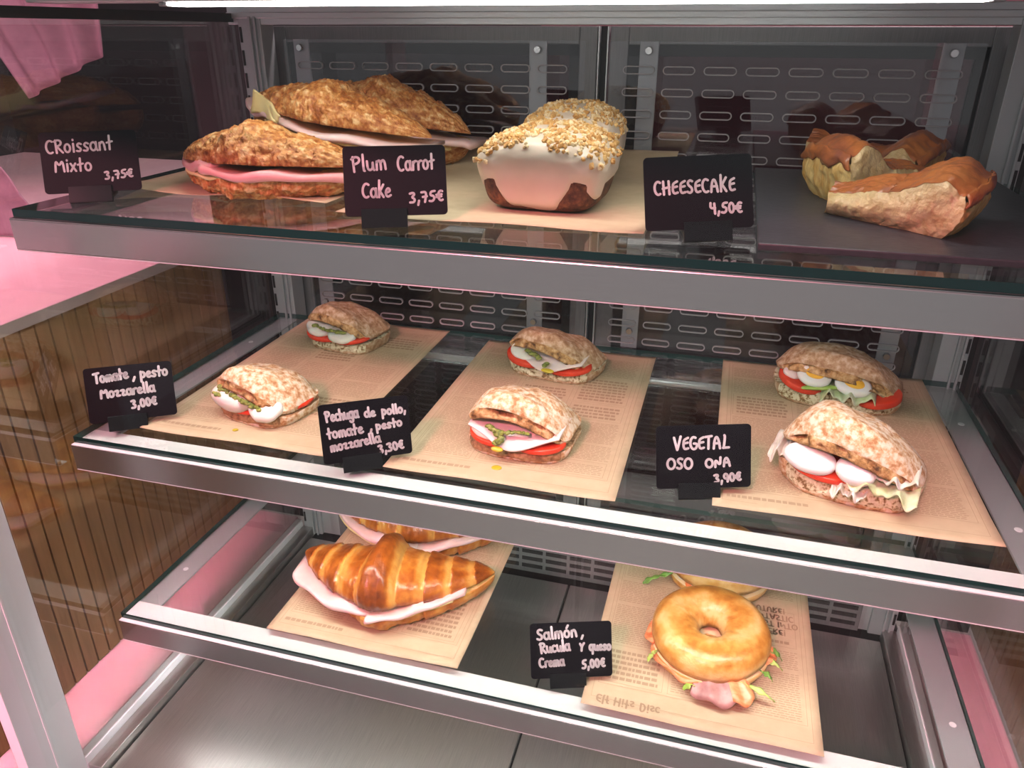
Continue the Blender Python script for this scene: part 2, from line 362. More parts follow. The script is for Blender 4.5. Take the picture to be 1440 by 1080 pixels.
door(.4625, .882, 'grey framed smoked glass sliding door behind the cheesecake, right of the pair')
part('centre_strip', MB().box(.4490, .4505, .430, .452, -.475, .2035).box(.4595, .4610, .430, .452, -.475, .2035), M['alu'])
part('centre_gap', MB().box(.4506, .4594, .440, .452, -.475, .2035), M['black'])

# slotted clear acrylic screens
def capsule(mb, cx, cz, ln, ht, y, th=.0006, dp=.003, n=7):
    r = ht / 2; pts = []
    for sx, a0 in ((1, -90), (-1, 90)):
        for i in range(n):
            a = R_(a0 + 180 * i / (n - 1)); pts.append((cx + sx * (ln / 2 - r) + r * math.cos(a), cz + r * math.sin(a), math.cos(a), math.sin(a)))
    k = len(pts); v = []; f = []
    for x, z, nx, nz in pts:
        for yy in (y, y + dp):
            v.append((x + nx * th, yy, z + nz * th)); v.append((x - nx * th, yy, z - nz * th))
    for i in range(k):
        a = 4 * i; b = 4 * ((i + 1) % k)
        f += [(a, b, b + 1, a + 1), (a + 2, a + 3, b + 3, b + 2), (a, a + 2, b + 2, b), (a + 1, b + 1, b + 3, a + 3)]
    mb.add(v, f)
def screen(x0, x1, bx, label):
    d = thing('acrylic_screen', label, 'screen', ((x0 + x1) / 2, .402, -.178))
    rel(MB().box(x0, x1, .4005, .4030, -.178, .1882), d).obj('panel', M['acrylic'], d)
    mb = MB(); z = .1584
    while z > -.17:
        x = x0 + .0345
        while x < x1 - .016:
            capsule(mb, x, z, .0345, .0078, .3998); x += .0446
        z -= .02325
    rel(mb, d).obj('slot_edge', M['rim'], d)
    for x in bx:
        b = rel(MB().box(x - .0105, x + .0105, .4035, .4065, -.178, .1882), d).obj('bracket', M['post'], d, bevel=.0006)
        for zz in (.1786, -.154):
            s = rel(MB().cyl((x, .4004, zz), (x, .3975, zz), .0046, 20, 0, .0036), d).obj('screw', M['screw'], b)
screen(.055, .440, (.0776, .3838), 'clear slotted acrylic screen fixed behind the croissants, left half of the back')
screen(.467, .848, (.5115, .8190), 'clear slotted acrylic screen fixed behind the cheesecake, right half of the back')

# ------------------------------------------------------------------ the three shelves
def shelf(z, label):
    d = thing('glass_shelf', label, 'shelf', (W / 2, YB / 2, z - BAR), 0, 'glass shelves of the display case')
    fb = rel(MB().box(0, W, 0, .003, z - BAR, z), d).obj('front_bar', M['steel'], d, bevel=.0009)
    rel(MB().box(.0005, W - .0005, .0005, .034, z, z + .0006), d).obj('flange', M['flange'] if z < 0 else M['steel'], fb)  # lower shelves painted white as if lamp-lit, top shelf plain steel
    rel(MB().box(.0005, W - .0005, .0002, .010, z - BAR - .0008, z - BAR), d).obj('edge_highlight', M['flange'], fb)  # white strip drawn as the highlight along the bar's lower bevel
    for x0, x1, xa, xb in ((0, .030, 0, .002), (W - .030, W, W - .002, W)):
        b = rel(MB().box(x0, x1, .0345, YB, z - .0025, z).box(xa, xb, .0345, YB, z - .018, z), d).obj('side_bar', M['post'], d, bevel=.0005)
        for yy in (.10, .30):
            rel(MB().cyl(((x0 + x1) / 2, yy, z - .0002), ((x0 + x1) / 2, yy, z + .0006), .0032, 16), d).obj('button', M['white_metal'], b)
    rel(MB().cyl((.032, .345, z - .010), (W - .032, .345, z - .010), .0045, 14), d).obj('rear_rod', M['alu'], d, smooth_=True)
    st = rel(MB().box(.03, W - .03, .008, .0235, z - .0120, z - .0026), d).obj('lamp_strip', M['led_shelf'], d)
    rel(MB().box(.028, W - .028, .0240, .0246, z - .0125, z - .0006), d).obj('added_light_blocker', M['alu'], st)  # plate added to keep the strip's glare out of the acrylic screen
    x0, x1, y0, y1, za, zb = .001, W - .001, .0048, YB, z + .0010, z + GT
    v = [(x, y, zz) for zz in (za, zb) for y in (y0, y1) for x in (x0, x1)]
    f = [(0, 2, 3, 1), (4, 5, 7, 6), (0, 1, 5, 4), (2, 6, 7, 3), (0, 4, 6, 2), (1, 3, 7, 5)]
    rel(MB().add(v, f, [0, 0, 1, 1, 1, 1]), d).obj('glass_sheet', [M['glass'], M['gedge']], d)
shelf(ZS[0], 'top glass shelf in a grey steel frame, carrying croissants, cake and cheesecake')
shelf(ZS[1], 'middle glass shelf in a grey steel frame, carrying the six bread roll sandwiches')
shelf(ZS[2], 'lowest glass shelf in a grey steel frame, carrying croissants and bagels')

# ------------------------------------------------------------------ handwriting
def arc(cx, cy, rx, ry, a0, a1, n=9):
    return [(cx + rx * math.cos(R_(a0 + (a1 - a0) * i / n)), cy + ry * math.sin(R_(a0 + (a1 - a0) * i / n))) for i in range(n + 1)]
XH = .64
def rnd(cx, w=.24, y=XH / 2, h=XH / 2): return arc(cx, y, w, h, 80, 440, 12)
GL = {
 'C': (.72, [arc(.42, .5, .36, .5, 55, 300, 10)]), 'R': (.72, [[(.14, 0), (.1, 1)], [(.0, .9), (.3, 1.02), (.6, .9), (.55, .62), (.15, .5)], [(.2, .5), (.68, 0)]]),
 'P': (.66, [[(.16, 0), (.1, 1)], [(.0, .86), (.3, 1.02), (.62, .9), (.56, .6), (.14, .48)]]),
 'M': (.9, [[(.08, 0), (.14, 1), (.44, .45), (.74, 1), (.84, 0)]]), 'H': (.8, [[(.14, 0), (.12, 1)], [(.68, 0), (.66, 1)], [(.05, .45), (.72, .55)]]),
 'E': (.66, [[(.6, .95), (.2, .8), (.14, .55), (.12, .25), (.25, .02), (.6, .1)], [(.14, .5), (.56, .56)]]),
 'S': (.62, [[(.56, .9), (.34, 1), (.1, .82), (.2, .58), (.48, .42), (.52, .14), (.28, 0), (.04, .12)]]),
 'A': (.8, [[(.08, 0), (.18, .7), (.4, 1), (.6, .7), (.72, 0)], [(.12, .42), (.68, .42)]]), 'K': (.8, [[(.14, 0), (.2, 1.25)], [(.7, 1.05), (.18, .4)], [(.3, .5), (.66, 0)]]),
 'T': (.66, [[(.0, .96), (.66, 1.02)], [(.36, 1), (.3, 0)]]), 'V': (.76, [[(.05, 1), (.34, 0), (.36, 0), (.72, 1.08)]]),
 'G': (.72, [arc(.42, .5, .36, .5, 60, 330, 10) + [(.72, .45), (.42, .47)]]), 'L': (.74, [[(.3, 1.05), (.36, .95), (.2, .02), (.1, .03), (.72, .05)]]),
 'O': (.86, [arc(.43, .48, .37, .48, 100, 462, 13)]), 'N': (.84, [[(.1, 0), (.14, .9), (.62, .1), (.72, 1.05)]]),
 'I': (.3, [[(.15, 0), (.15, 1)]]), 'F': (.6, [[(.14, 0), (.14, 1), (.58, 1)], [(.14, .5), (.5, .5)]]), 'U': (.76, [[(.1, 1), (.1, .25), (.38, 0), (.66, .25), (.66, 1)]]), 'W': (1.0, [[(.05, 1), (.25, 0), (.5, .8), (.75, 0), (.95, 1)]]),
 'D': (.76, [[(.14, 0), (.14, 1), (.5, .95), (.68, .5), (.5, .05), (.14, 0)]]), '!': (.3, [[(.15, 1), (.15, .3)], [(.15, .06), (.15, .0)]]),
 'a': (.6, [rnd(.26), [(.5, XH), (.5, .12), (.6, .0)]]), 'b': (.58, [[(.08, 1.05), (.08, .05)], rnd(.3)]), 'c': (.5, [arc(.28, XH / 2, .24, XH / 2, 55, 310, 9)]),
 'd': (.62, [rnd(.26), [(.5, 1.15), (.5, .1), (.6, 0)]]), 'e': (.54, [[(.06, .3), (.44, .38), (.44, .56), (.26, XH), (.06, .42), (.1, .1), (.3, 0), (.54, .12)]]),
 'f': (.4, [[(.4, .95), (.22, .9), (.18, 0)], [(.02, .55), (.36, .58)]]),
 'g': (.58, [rnd(.26), [(.5, XH), (.5, -.3), (.25, -.42), (.04, -.26)]]), 'h': (.56, [[(.08, 1.05), (.08, 0)], [(.08, .4), (.3, .62), (.48, .45), (.5, 0)]]),
 'i': (.26, [[(.13, XH), (.13, 0)], [(.13, .9), (.13, .95)]]), 'k': (.56, [[(.1, 0), (.12, 1.2)], [(.5, .9), (.1, .3)], [(.2, .4), (.52, 0)]]), 'l': (.26, [[(.12, 1.12), (.12, .05), (.2, .0)]]),
 'm': (.84, [[(.08, 0), (.1, XH), (.1, .45), (.28, .66), (.4, .5), (.4, 0)], [(.4, .45), (.58, .66), (.72, .5), (.76, 0)]]),
 'n': (.58, [[(.08, 0), (.1, XH), (.1, .42), (.3, .66), (.46, .5), (.52, 0)]]), 'o': (.58, [rnd(.28)]), 'p': (.6, [[(.1, XH + .05), (.08, -.4)], [(.08, .5), (.3, .68), (.54, .45), (.44, .08), (.1, .05)]]),
 'q': (.62, [rnd(.28), [(.54, XH), (.5, -.42)]]), 'r': (.44, [[(.08, 0), (.1, XH), (.1, .4), (.26, .62), (.44, .6)]]),
 's': (.5, [[(.44, .56), (.26, XH + .02), (.08, .5), (.2, .34), (.42, .2), (.3, .0), (.04, .06)]]), 't': (.5, [[(.24, 1.05), (.22, .0)], [(.02, .52), (.46, .6)]]),
 'u': (.6, [[(.06, XH), (.08, .12), (.28, 0), (.48, .15), (.5, XH), (.5, .1), (.58, 0)]]), 'x': (.54, [[(.06, XH), (.48, 0)], [(.46, XH), (.04, 0)]]),
 'y': (.56, [[(.06, .75), (.24, .32)], [(.52, .85), (.26, .3), (.24, -.3)]]), 'z': (.56, [[(.06, .56), (.46, XH), (.12, .02), (.54, .06)]]),
 'ó': (.58, [rnd(.28), [(.3, .86), (.46, 1.1)]]),
 ',': (.34, [[(.2, .16), (.1, -.24)]]), '3': (.62, [[(.06, .92), (.4, 1), (.52, .8), (.22, .55), (.54, .35), (.42, .04), (.04, .06)]]), '7': (.66, [[(.04, .96), (.56, .98), (.34, 0)], [(.16, .5), (.56, .54)]]),
 '5': (.64, [[(.6, 1), (.2, .96), (.14, .58), (.46, .55), (.54, .25), (.32, 0), (.04, .06)]]), '0': (.62, [arc(.3, .48, .24, .48, 90, 452, 12)]),
 '4': (.66, [[(.12, 1), (.08, .5), (.56, .5)], [(.5, .95), (.54, -.05)]]), '9': (.62, [arc(.28, .68, .22, .3, 20, 380, 10) + [(.5, .6), (.44, 0)]]),
 '€': (.7, [arc(.46, .5, .28, .48, 60, 300, 9), [(.0, .6), (.52, .62)], [(.0, .38), (.48, .42)]]), ' ': (.4, []),
}
def chaikin(p, it=2):
    for _ in range(it):
        q = [p[0]]
        for a, b in zip(p, p[1:]):
            q.append((a[0] * .75 + b[0] * .25, a[1] * .75 + b[1] * .25)); q.append((a[0] * .25 + b[0] * .75, a[1] * .25 + b[1] * .75))
        q.append(p[-1]); p = q
    return p
def word_paths(txt):
    x = 0; out = []
    for ch in txt:
        w, st = GL[ch]
        for s in st: out.append([(x + a, b) for a, b in chaikin(s, 1 if len(s) > 8 else 2)])
        x += w + .1
    return out, x - .1
def stroke(mb, pts, r, to3d):
    """flat marker line with round ends; pts in plane units, to3d maps to space"""
    for (a, b) in zip(pts, pts[1:]):
        d = (Vector(b) - Vector(a))
        if d.length < 1e-9: continue
        n = Vector((-d.y, d.x)).normalized() * r
        q = [Vector(a) + n, Vector(a) - n, Vector(b) - n, Vector(b) + n]
        mb.add([to3d(p.x, p.y) for p in q], [(0, 1, 2, 3)])
    for p in pts[::1]:
        mb.add([to3d(p[0] + r * math.cos(k * math.pi / 4), p[1] + r * math.sin(k * math.pi / 4)) for k in range(8)], [tuple(range(8))])
def homography(src, dst):
    A = []; B = []
    for (x, y), (u, v) in zip(src, dst):
        A.append([x, y, 1, 0, 0, 0, -u * x, -u * y]); B.append(u)
        A.append([0, 0, 0, x, y, 1, -v * x, -v * y]); B.append(v)
    n = 8; Mx = [a + [b] for a, b in zip(A, B)]
    for i in range(n):
        p = max(range(i, n), key=lambda k: abs(Mx[k][i])); Mx[i], Mx[p] = Mx[p], Mx[i]
        for k in range(n):
            if k != i:
                c = Mx[k][i] / Mx[i][i]
                Mx[k] = [a - c * b for a, b in zip(Mx[k], Mx[i])]
    h = [Mx[i][n] / Mx[i][i] for i in range(n)]
    def ap(x, y):
        d = h[6] * x + h[7] * y + 1
        return ((h[0] * x + h[1] * y + h[2]) / d, (h[3] * x + h[4] * y + h[5]) / d)
    return ap
CW, CH = .0829, .0568
def price_card(pose, quad, words, hold, gz, label, pen=.00095):
    px, py, pz, ya, ti, ro = pose
    u = Vector((math.cos(ya), math.sin(ya), 0)); n = Vector((math.sin(ya), -math.cos(ya), 0)); v = Vector((0, 0, 1))
    v2 = math.cos(ti) * v - math.sin(ti) * n; nn = u.cross(v2)
    U = math.cos(ro) * u + math.sin(ro) * v2; V = -math.sin(ro) * u + math.cos(ro) * v2
    c = Vector((px, py, pz))
    hb = c + U * hold - V * (CH / 2)                       # where the clip grips the card
    d = thing('price_card', label, 'price card', (hb.x, hb.y, gz + .0006), ya, 'handwritten black price cards')
    inv = Matrix.Rotation(-ya, 3, 'Z')
    loc = lambda P: inv @ (P - d.location)
    card3 = lambda x, y, k=0: loc(c + U * x + V * y + nn * k)
    # card with rounded corners
    rr = .0035; ol = []
    for sx, sy, a0 in ((1, 1, 0), (-1, 1, 90), (-1, -1, 180), (1, -1, 270)):
        for i in range(6):
            a = R_(a0 + 90 * i / 5); ol.append((sx * (CW / 2 - rr) + rr * math.cos(a), sy * (CH / 2 - rr) + rr * math.sin(a)))
    k = len(ol)
    mb = MB().add([card3(x, y, .0004) for x, y in ol] + [card3(x, y, -.0004) for x, y in ol],
                  [tuple(range(k)), tuple(range(2 * k - 1, k - 1, -1))] + [(i, k + i, k + (i + 1) % k, (i + 1) % k) for i in range(k)])
    cd = mb.obj('card', M['card'], d)
    ap = homography(quad, [(-CW / 2, CH / 2), (CW / 2, CH / 2), (CW / 2, -CH / 2), (-CW / 2, -CH / 2)])
    mb = MB()
    for txt, x0, y0, x1, y1, cap in words:
        paths, w = word_paths(txt); L_ = math.hypot(x1 - x0, y1 - y0); ex = ((x1 - x0) / L_, (y1 - y0) / L_); s = L_ / w
        for p in paths:
            q = [ap(x0 + ex[0] * a * s + ex[1] * b * cap, y0 + ex[1] * a * s - ex[0] * b * cap) for a, b in p]
            stroke(mb, q, pen, lambda x, y: card3(x, y, .0007))
    mb.obj('handwriting', M['chalk'], cd)
    # holder: front lip, back lip, foot
    hw = .0185; mb = MB()
    bot = -(CH / 2) - .010
    def hx(x0, x1, y0, y1, k0, k1):
        vv = [card3(x, y, kk) for kk in (k0, k1) for y in (y0, y1) for x in (x0, x1)]
        mb.add(vv, [(0, 2, 3, 1), (4, 5, 7, 6), (0, 1, 5, 4), (2, 6, 7, 3), (0, 4, 6, 2), (1, 3, 7, 5)])
    hx(hold - hw, hold + hw, bot, -(CH / 2) + .0055, .0011, .0028)
    hx(hold - hw, hold + hw, bot, -(CH / 2) + .0055, -.0030, -.0006)
    hx(hold - hw, hold + hw, bot, -(CH / 2) - .0012, -.0006, .0011)
    zb = min(p[2] for p in mb.v)
    yb0 = min(p[1] for p in mb.v)
    mb.v = [(x, y, z - zb if z - zb < .001 else z) for x, y, z in mb.v]
    xs = [p[0] for p in mb.v]; mx = (min(xs) + max(xs)) / 2
    mb.box(mx - hw * .94, mx + hw * .94, yb0 + .004, yb0 + .034, 0.0, .0022)
    mb.obj('holder', M['holder'], d, bevel=.0004)
def Q(cx, cy, s, pts): return [((x - cx) / s, (y - cy) / s) for x, y in pts]
def pc(pose, quadpx, crop, words, hold, gz, label, pen=.00095):
    price_card(pose, Q(crop[0], crop[1], crop[2], quadpx), words, hold, gz, label, pen)
pc((.0372, .0691, .0861, .5426, .4323, .0078), [(54, 186), (191.5, 182), (200.3, 267), (61, 279)], (40, 170, .11806),
   [('CRoissant', 215, 400, 1030, 335, 160), ('Mixto', 315, 630, 775, 600, 150), ('3,75€', 930, 710, 1260, 665, 95)], -.003, G1, 'black card reading Croissant Mixto 3,75 beside the croissants on the top shelf')
pc((.3526, .0519, .0872, .3733, .4227, .0061), [(481.4, 206.4), (624.5, 203.7), (629.5, 301), (486.9, 303.4)], (470, 195, .1204),
   [('Plum', 215, 390, 610, 355, 170), ('Carrot', 735, 378, 1165, 350, 165), ('Cake', 330, 685, 660, 675, 160), ('3,75€', 880, 750, 1275, 720, 118)], -.010, G1, 'black card reading Plum Carrot Cake 3,75 in front of the croissants and cake')
pc((.5926, .0798, .0855, .2372, .4378, .0518), [(904, 223), (1056.9, 216), (1058.5, 321.3), (908, 328)], (895, 205, .125),
   [('CHEESECAKE', 200, 575, 1110, 520, 150), ('4,50€', 820, 780, 1185, 765, 115)], .006, G1, 'black card reading Cheesecake 4,50 beside the slate board on the top shelf')
pc((.0427, .0489, -.1424, .6209, .3653, -.025), [(116.6, 519.2), (239.6, 506.3), (250.3, 580), (126, 595.1)], (105, 495, .10764),
   [('Tomate', 265, 405, 700, 330, 120), (',', 745, 340, 815, 335, 120), ('pesto', 860, 330, 1215, 285, 115), ('Mozzarella', 340, 595, 1050, 495, 115), ('3,00€', 750, 720, 1080, 660, 100)], -.006, G2, 'black card reading Tomate, pesto, mozzarella 3,00 at the left end of the middle shelf', .0012)
pc((.3133, .0388, -.1416, .5608, .2546, -.0012), [(446.1, 570), (572.2, 555), (580.6, 635), (455.6, 652.8)], (435, 545, .1111),
   [('Pechuga', 210, 430, 625, 365, 125), ('de', 705, 365, 835, 350, 100), ('pollo,', 920, 340, 1225, 300, 100), ('tomate', 235, 640, 685, 560, 120), (',', 755, 540, 815, 530, 110), ('pesto', 850, 525, 1175, 465, 95), ('mozzarella', 275, 800, 905, 670, 110), ('3,30€', 890, 820, 1205, 745, 100)], -.006, G2, 'black card reading Pechuga de pollo, tomate, pesto, mozzarella 3,30 between two paper sheets', .0011)
pc((.6205, .076, -.1424, .2355, .2958, .047), [(922, 599.4), (1055.6, 596.1), (1055.3, 685), (923.9, 687)], (910, 585, .1111),
   [('VEGETAL', 335, 430, 1030, 405, 155), ('OSO', 250, 670, 575, 665, 135), ('ONA', 735, 655, 1050, 630, 110), ('3,90€', 850, 845, 1190, 810, 100)], -.004, G2, 'black card reading Vegetal Oso Ona 3,90 beside the egg sandwiches', .0011)
pc((.5147, .0526, -.3721, .3126, .3942, .0143), [(744.7, 876.3), (860, 872.7), (861.8, 948.1), (747, 954.2)], (735, 860, .10182),
   [('Salmón', 200, 385, 760, 330, 145), (',', 800, 340, 870, 335, 110), ('Rucula', 250, 565, 665, 520, 135), ('y', 795, 500, 860, 500, 90), ('queso', 930, 520, 1222, 515, 115), ('Crema', 235, 760, 585, 725, 120), ('5,00€', 835, 770, 1150, 735, 110)], -.004, G3, 'black card reading Salmon, rucula y queso crema 5,00 on the lowest shelf', .0012)

# ------------------------------------------------------------------ printed paper sheets
def paper(x0, x1, y0, y1, gz, label, seed, flip_text=(), edge=.0014, back_lift=0, print_=True):
    cx, cy = (x0 + x1) / 2, (y0 + y1) / 2; w, d = x1 - x0, y1 - y0
    o = thing('paper_sheet', label, 'paper', (cx, cy, gz + .0004), 0, 'printed kraft paper sheets under the food')
    rnd_ = random.Random(seed)
    def zz(x, y):
        fr = smooth(-d / 2 + .05, -d / 2, y); sd = smooth(w / 2 - .03, w / 2, abs(x))
        z = .0004 + (edge * fr + edge * .5 * sd) * (.6 + .5 * math.sin(x * 40 + seed))
        if back_lift: z += back_lift * smooth(d / 2 - .10, d / 2, y) ** 2
        return z
    v, f = sheet(lambda a, b: ((a - .5) * w, (b - .5) * d, zz((a - .5) * w, (b - .5) * d) + .00012), 25, 41, .0002)
    s = MB().add(v, f).obj('sheet', M['paper'], o, smooth_=True)
    if not print_: return o
    fine, bold = MB(), MB()
    def quad(mb, xa, xb, ya, yb):
        P = lambda x, y: (x, y, zz(x, y) + .00045)
        mb.add([P(xa, ya), P(xb, ya), P(xb, yb), P(xa, yb)], [(0, 1, 2, 3)])
    def textblock(xa, xb, ya, yb, lh=.0030, mb=fine, hgt=.0011):
        y = ya
        while y < yb:
            x = xa
            if flip_text and (-.10 < xa + .02 < .13) and ((y < -.122) or (y > -.002 and y < .068 and xb > .06)): y += lh; continue
            while x < xb - .002:
                l = min(rnd_.uniform(.0025, .0065), xb - x); quad(mb, x, x + l, y, y + hgt); x += l + .0011
            y += lh
    def frame(xa, xb, ya, yb, t=.0004):
        quad(fine, xa, xb, ya, ya + t); quad(fine, xa, xb, yb - t, yb); quad(fine, xa, xa + t, ya, yb); quad(fine, xb - t, xb, ya, yb)
    a, b = -w / 2 + .008, w / 2 - .008; c0, c1 = -d / 2 + .012, d / 2 - .01
    frame(a, b, c0, c1); frame(a + .004, b - .004, c0 + .02, c1 - .004)
    wc = (b - a - .016) / 3
    for ci in range(3):
        xa = a + .006 + ci * (wc + .002); y = c0 + .024
        while y < c1 - .02:
            hgt = rnd_.uniform(.03, .075); e = min(y + hgt, c1 - .008)
            k = rnd_.random()
            if k < .62: textblock(xa, xa + wc - .003, y, e - .006)
            elif k < .80:
                frame(xa, xa + wc - .003, y, e - .004); textblock(xa + .004, xa + wc - .008, y + .005, e - .01, .0075, bold, .0042)
            else:
                frame(xa, xa + wc - .003, y, e - .004); textblock(xa + .003, xa + wc - .006, y + .004, e - .009)
            y = e
    textblock(a + .004, a + .075, c0 + .006, c0 + .014, .008, fine, .0046)
    for txt, tx, ty, th in flip_text:
        paths, wd_ = word_paths(txt)
        for p in paths:
            stroke(bold, [(tx + q[0] * th * .85, ty - q[1] * th) for q in p], th * .09, lambda x, y: (x, y, zz(x, y) + .0005))
    fine.add(bold.v, bold.f, 1); fine.obj('print', [M['ink'], M['ink_dark']], s)
    return o
paper(.0562, .268, .036, .392, G2, 'printed kraft paper under the tomato and mozzarella sandwiches, left of the middle shelf', 1)
paper(.330, .5505, .034, .374, G2, 'printed kraft paper under the chicken sandwiches, middle of the middle shelf', 2)
paper(.6325, .861, .053, .392, G2, 'printed kraft paper under the egg sandwiches, right of the middle shelf', 3)
paper(.176, .4005, .0265, .300, G3, 'printed kraft paper under the glazed croissants on the lowest shelf', 4)
paper(.5324, .7590, .018, .310, G3, 'printed kraft paper under the salmon bagels on the lowest shelf', 5,
      [('FUTURE!', .050, .052, .0085), ('FANTASTIC', .046, .040, .0085), ('WEST INTO', .050, .028, .0085), ('THERE!', .055, .016, .0085), ('Elf Hits Disc', -.10, -.130, .010)])
paper(.030, .262, .098, .350, G1, 'kraft paper under the ham croissants on the top shelf', 6, print_=False, edge=.004)
paper(.290, .555, .062, .385, G1, 'kraft paper under the iced carrot cake on the top shelf', 7, print_=False, back_lift=.02)

# slate board
tag(MB().box(.640, .880, .040, .394, G1 + .0004, G1 + .0060).obj('slate_board', M['slate'], bevel=.0012), 'dark rectangular slate board under the cheesecake slices', 'board')

PZ = .0014   # food stands this far above a shelf (paper thickness)
# ------------------------------------------------------------------ ciabatta sandwiches
def ciabatta(label, group, loc, rz, w, d, H, lip, arch, tiltx, seed, crust, crumb, bottom_front, tb=.017, rear=.016, n=3.2, skew=0.0, dent=0.0):
    t = thing('ciabatta_sandwich', label, 'sandwich', loc, rz, group)
    NA = 112
    def outline(a, s=0.0):
        ca, sa = math.cos(a), math.sin(a)
        k = 1 + .05 * fbm((ca, sa, seed), 1.3, 2, seed + s)
        return w / 2 * sgnp(ca, 2 / n) * k, d / 2 * sgnp(sa, 2 / n) * k
    def zbase(x, y):
        q = min(1, max(0, (d / 2 - y) / d)); xx = x / (w / 2)
        return rear + (lip - rear - arch * xx * xx - tiltx * xx) * q ** 1.15
    tt = .0105
    prof = [(0, i / 22) for i in range(23)] + [(1, i / 5) for i in range(1, 6)] + [(2, i / 8) for i in range(1, 9)]
    v, f, mi = [], [], []
    for ia in range(NA):
        a = 2 * math.pi * ia / NA
        ox, oy = outline(a); fr = smooth(.45, .85, -math.sin(a))
        for st, s in prof:
            if st == 0:
                r = math.sin(s * math.pi / 2); kk = 1 - .085 * fr * smooth(.6, 1, r); x, y = ox * r * kk, oy * r * kk
                z0 = zbase(x, y) + tt * (.4 + .6 * fr * smooth(.35, 1, r))
                ell = math.hypot(x / (w / 2), y / (d / 2)) * .93; r0 = r; r = r ** 4 + (1 - r ** 4) * min(1, ell)
                z = z0 + (H - zbase(0, 0) - tt) * max(0, 1 - r ** 2.9) ** .58
                z += skew * x * (1 - r ** 3) - dent * math.exp(-((x - .012) / .010) ** 2) * smooth(-.02, .04, y)
                nz = .0034 * fbm((x, y, 0), 38, 2, seed) + .0008 * fbm((x, y, z), 170, 2, seed)
                z += nz * (1 - .5 * r ** 4)
            elif st == 1:
                k = 1 - .085 * fr * (1 - s) ** 1.4 - .002 * s / max(.02, math.hypot(ox, oy)); x, y = ox * k, oy * k
                hole = max(0, fbm((ox, 0, s * .012), 70, 2, seed + 6) - .02) * .024 * fr * math.sin(math.pi * min(1, s)); y += hole
                z = zbase(ox, oy) + tt * (.4 + .6 * fr) * (1 - s) + .0012 * fbm((x, y, s), 160, 2, seed + 3) * fr * s
            else:
                k0 = 1 - .002 / max(.02, math.hypot(ox, oy)); k = k0 * (1 - s) ** 1; x, y = ox * k, oy * k
                z = zbase(x, y) + .006 * smooth(0, .35, s) + .0015 * fbm((x, y, 0), 130, 2, seed + 5)
            v.append((x, y, z))
    npf = len(prof)
    for ia in range(NA):
        ib = (ia + 1) % NA; fr = smooth(.45, .85, -math.sin(2 * math.pi * (ia + .5) / NA))
        for j in range(npf - 1):
            f.append((ia * npf + j, ia * npf + j + 1, ib * npf + j + 1, ib * npf + j))
            st = prof[j + 1][0]
            mi.append(0 if st == 0 else (1 if (st == 2 or fr > .25) else 0))
    MB().add(v, f, mi).obj('bread_top', [crust, crumb], t, smooth_=True)
    prof = [(0, i / 4) for i in range(5)] + [(1, i / 10) for i in range(1, 11)] + [(2, i / 8) for i in range(1, 9)]
    v, f, mi = [], [], []
    for ia in range(NA):
        a = 2 * math.pi * ia / NA; ox, oy = outline(a, .01); fr = smooth(.35, .8, -math.sin(a))
        for st, s in prof:
            if st == 0: k = .93 * s; z = 0
            elif st == 1: k = .93 + .07 * math.sin(s * math.pi * .62) - .09 * fr * s * s; z = tb * s
            else: k = (.93 + .07 * math.sin(math.pi * .62) - .09 * fr) * (1 - s); z = tb - .002 * s
            x, y = ox * k, oy * k
            if st == 1: y += fr * .0045 * max(0, fbm((x, 0, z), 150, 2, seed + 12))
            if st >= 1: z += .0016 * fbm((x, y, z), 75, 3, seed + 9) * (min(1, s * 3) if st == 1 else 1)
            if st == 1:
                e = 1 + .018 * fbm((x, y, z), 110, 2, seed + 2); x *= e; y *= e
            v.append((x, y, max(0, z)))
    npf = len(prof)
    for ia in range(NA):
        ib = (ia + 1) % NA; fr = smooth(.35, .8, -math.sin(2 * math.pi * (ia + .5) / NA))
        for j in range(npf - 1):
            f.append((ia * npf + j, ia * npf + j + 1, ib * npf + j + 1, ib * npf + j)); st, s = prof[j + 1]
            mi.append(1 if st == 2 or (st == 1 and fr > .3 and s > .25) else 0)
    MB().add(v, f, mi).obj('bread_bottom', [crust, bottom_front], t, smooth_=True)
    return t
def fill(t, name, mb_args, m, label=None):
    mb = MB()
    for v, f in mb_args: mb.add(v, f)
    o = mb.obj(name, m, t, smooth_=True)
    if label: o['label'] = label
    return o
def pesto_line(t, pts, r, seed):
    rr = random.Random(seed); bl = []
    for a, b in zip(pts, pts[1:]):
        for k in range(4):
            p = Vector(a).lerp(Vector(b), k / 4); q = r * 1.25 * rr.uniform(.7, 1.2)
            bl.append(blob(p + Vector((rr.uniform(-1, 1), rr.uniform(-1, 1), 0)) * r * .3, (q * 1.4, q, q * .7), 1, 1, (0, 0, rr.uniform(0, 3)), .35, 300, seed + k, 12, 8))
    return fill(t, 'pesto', bl, M['pesto'])

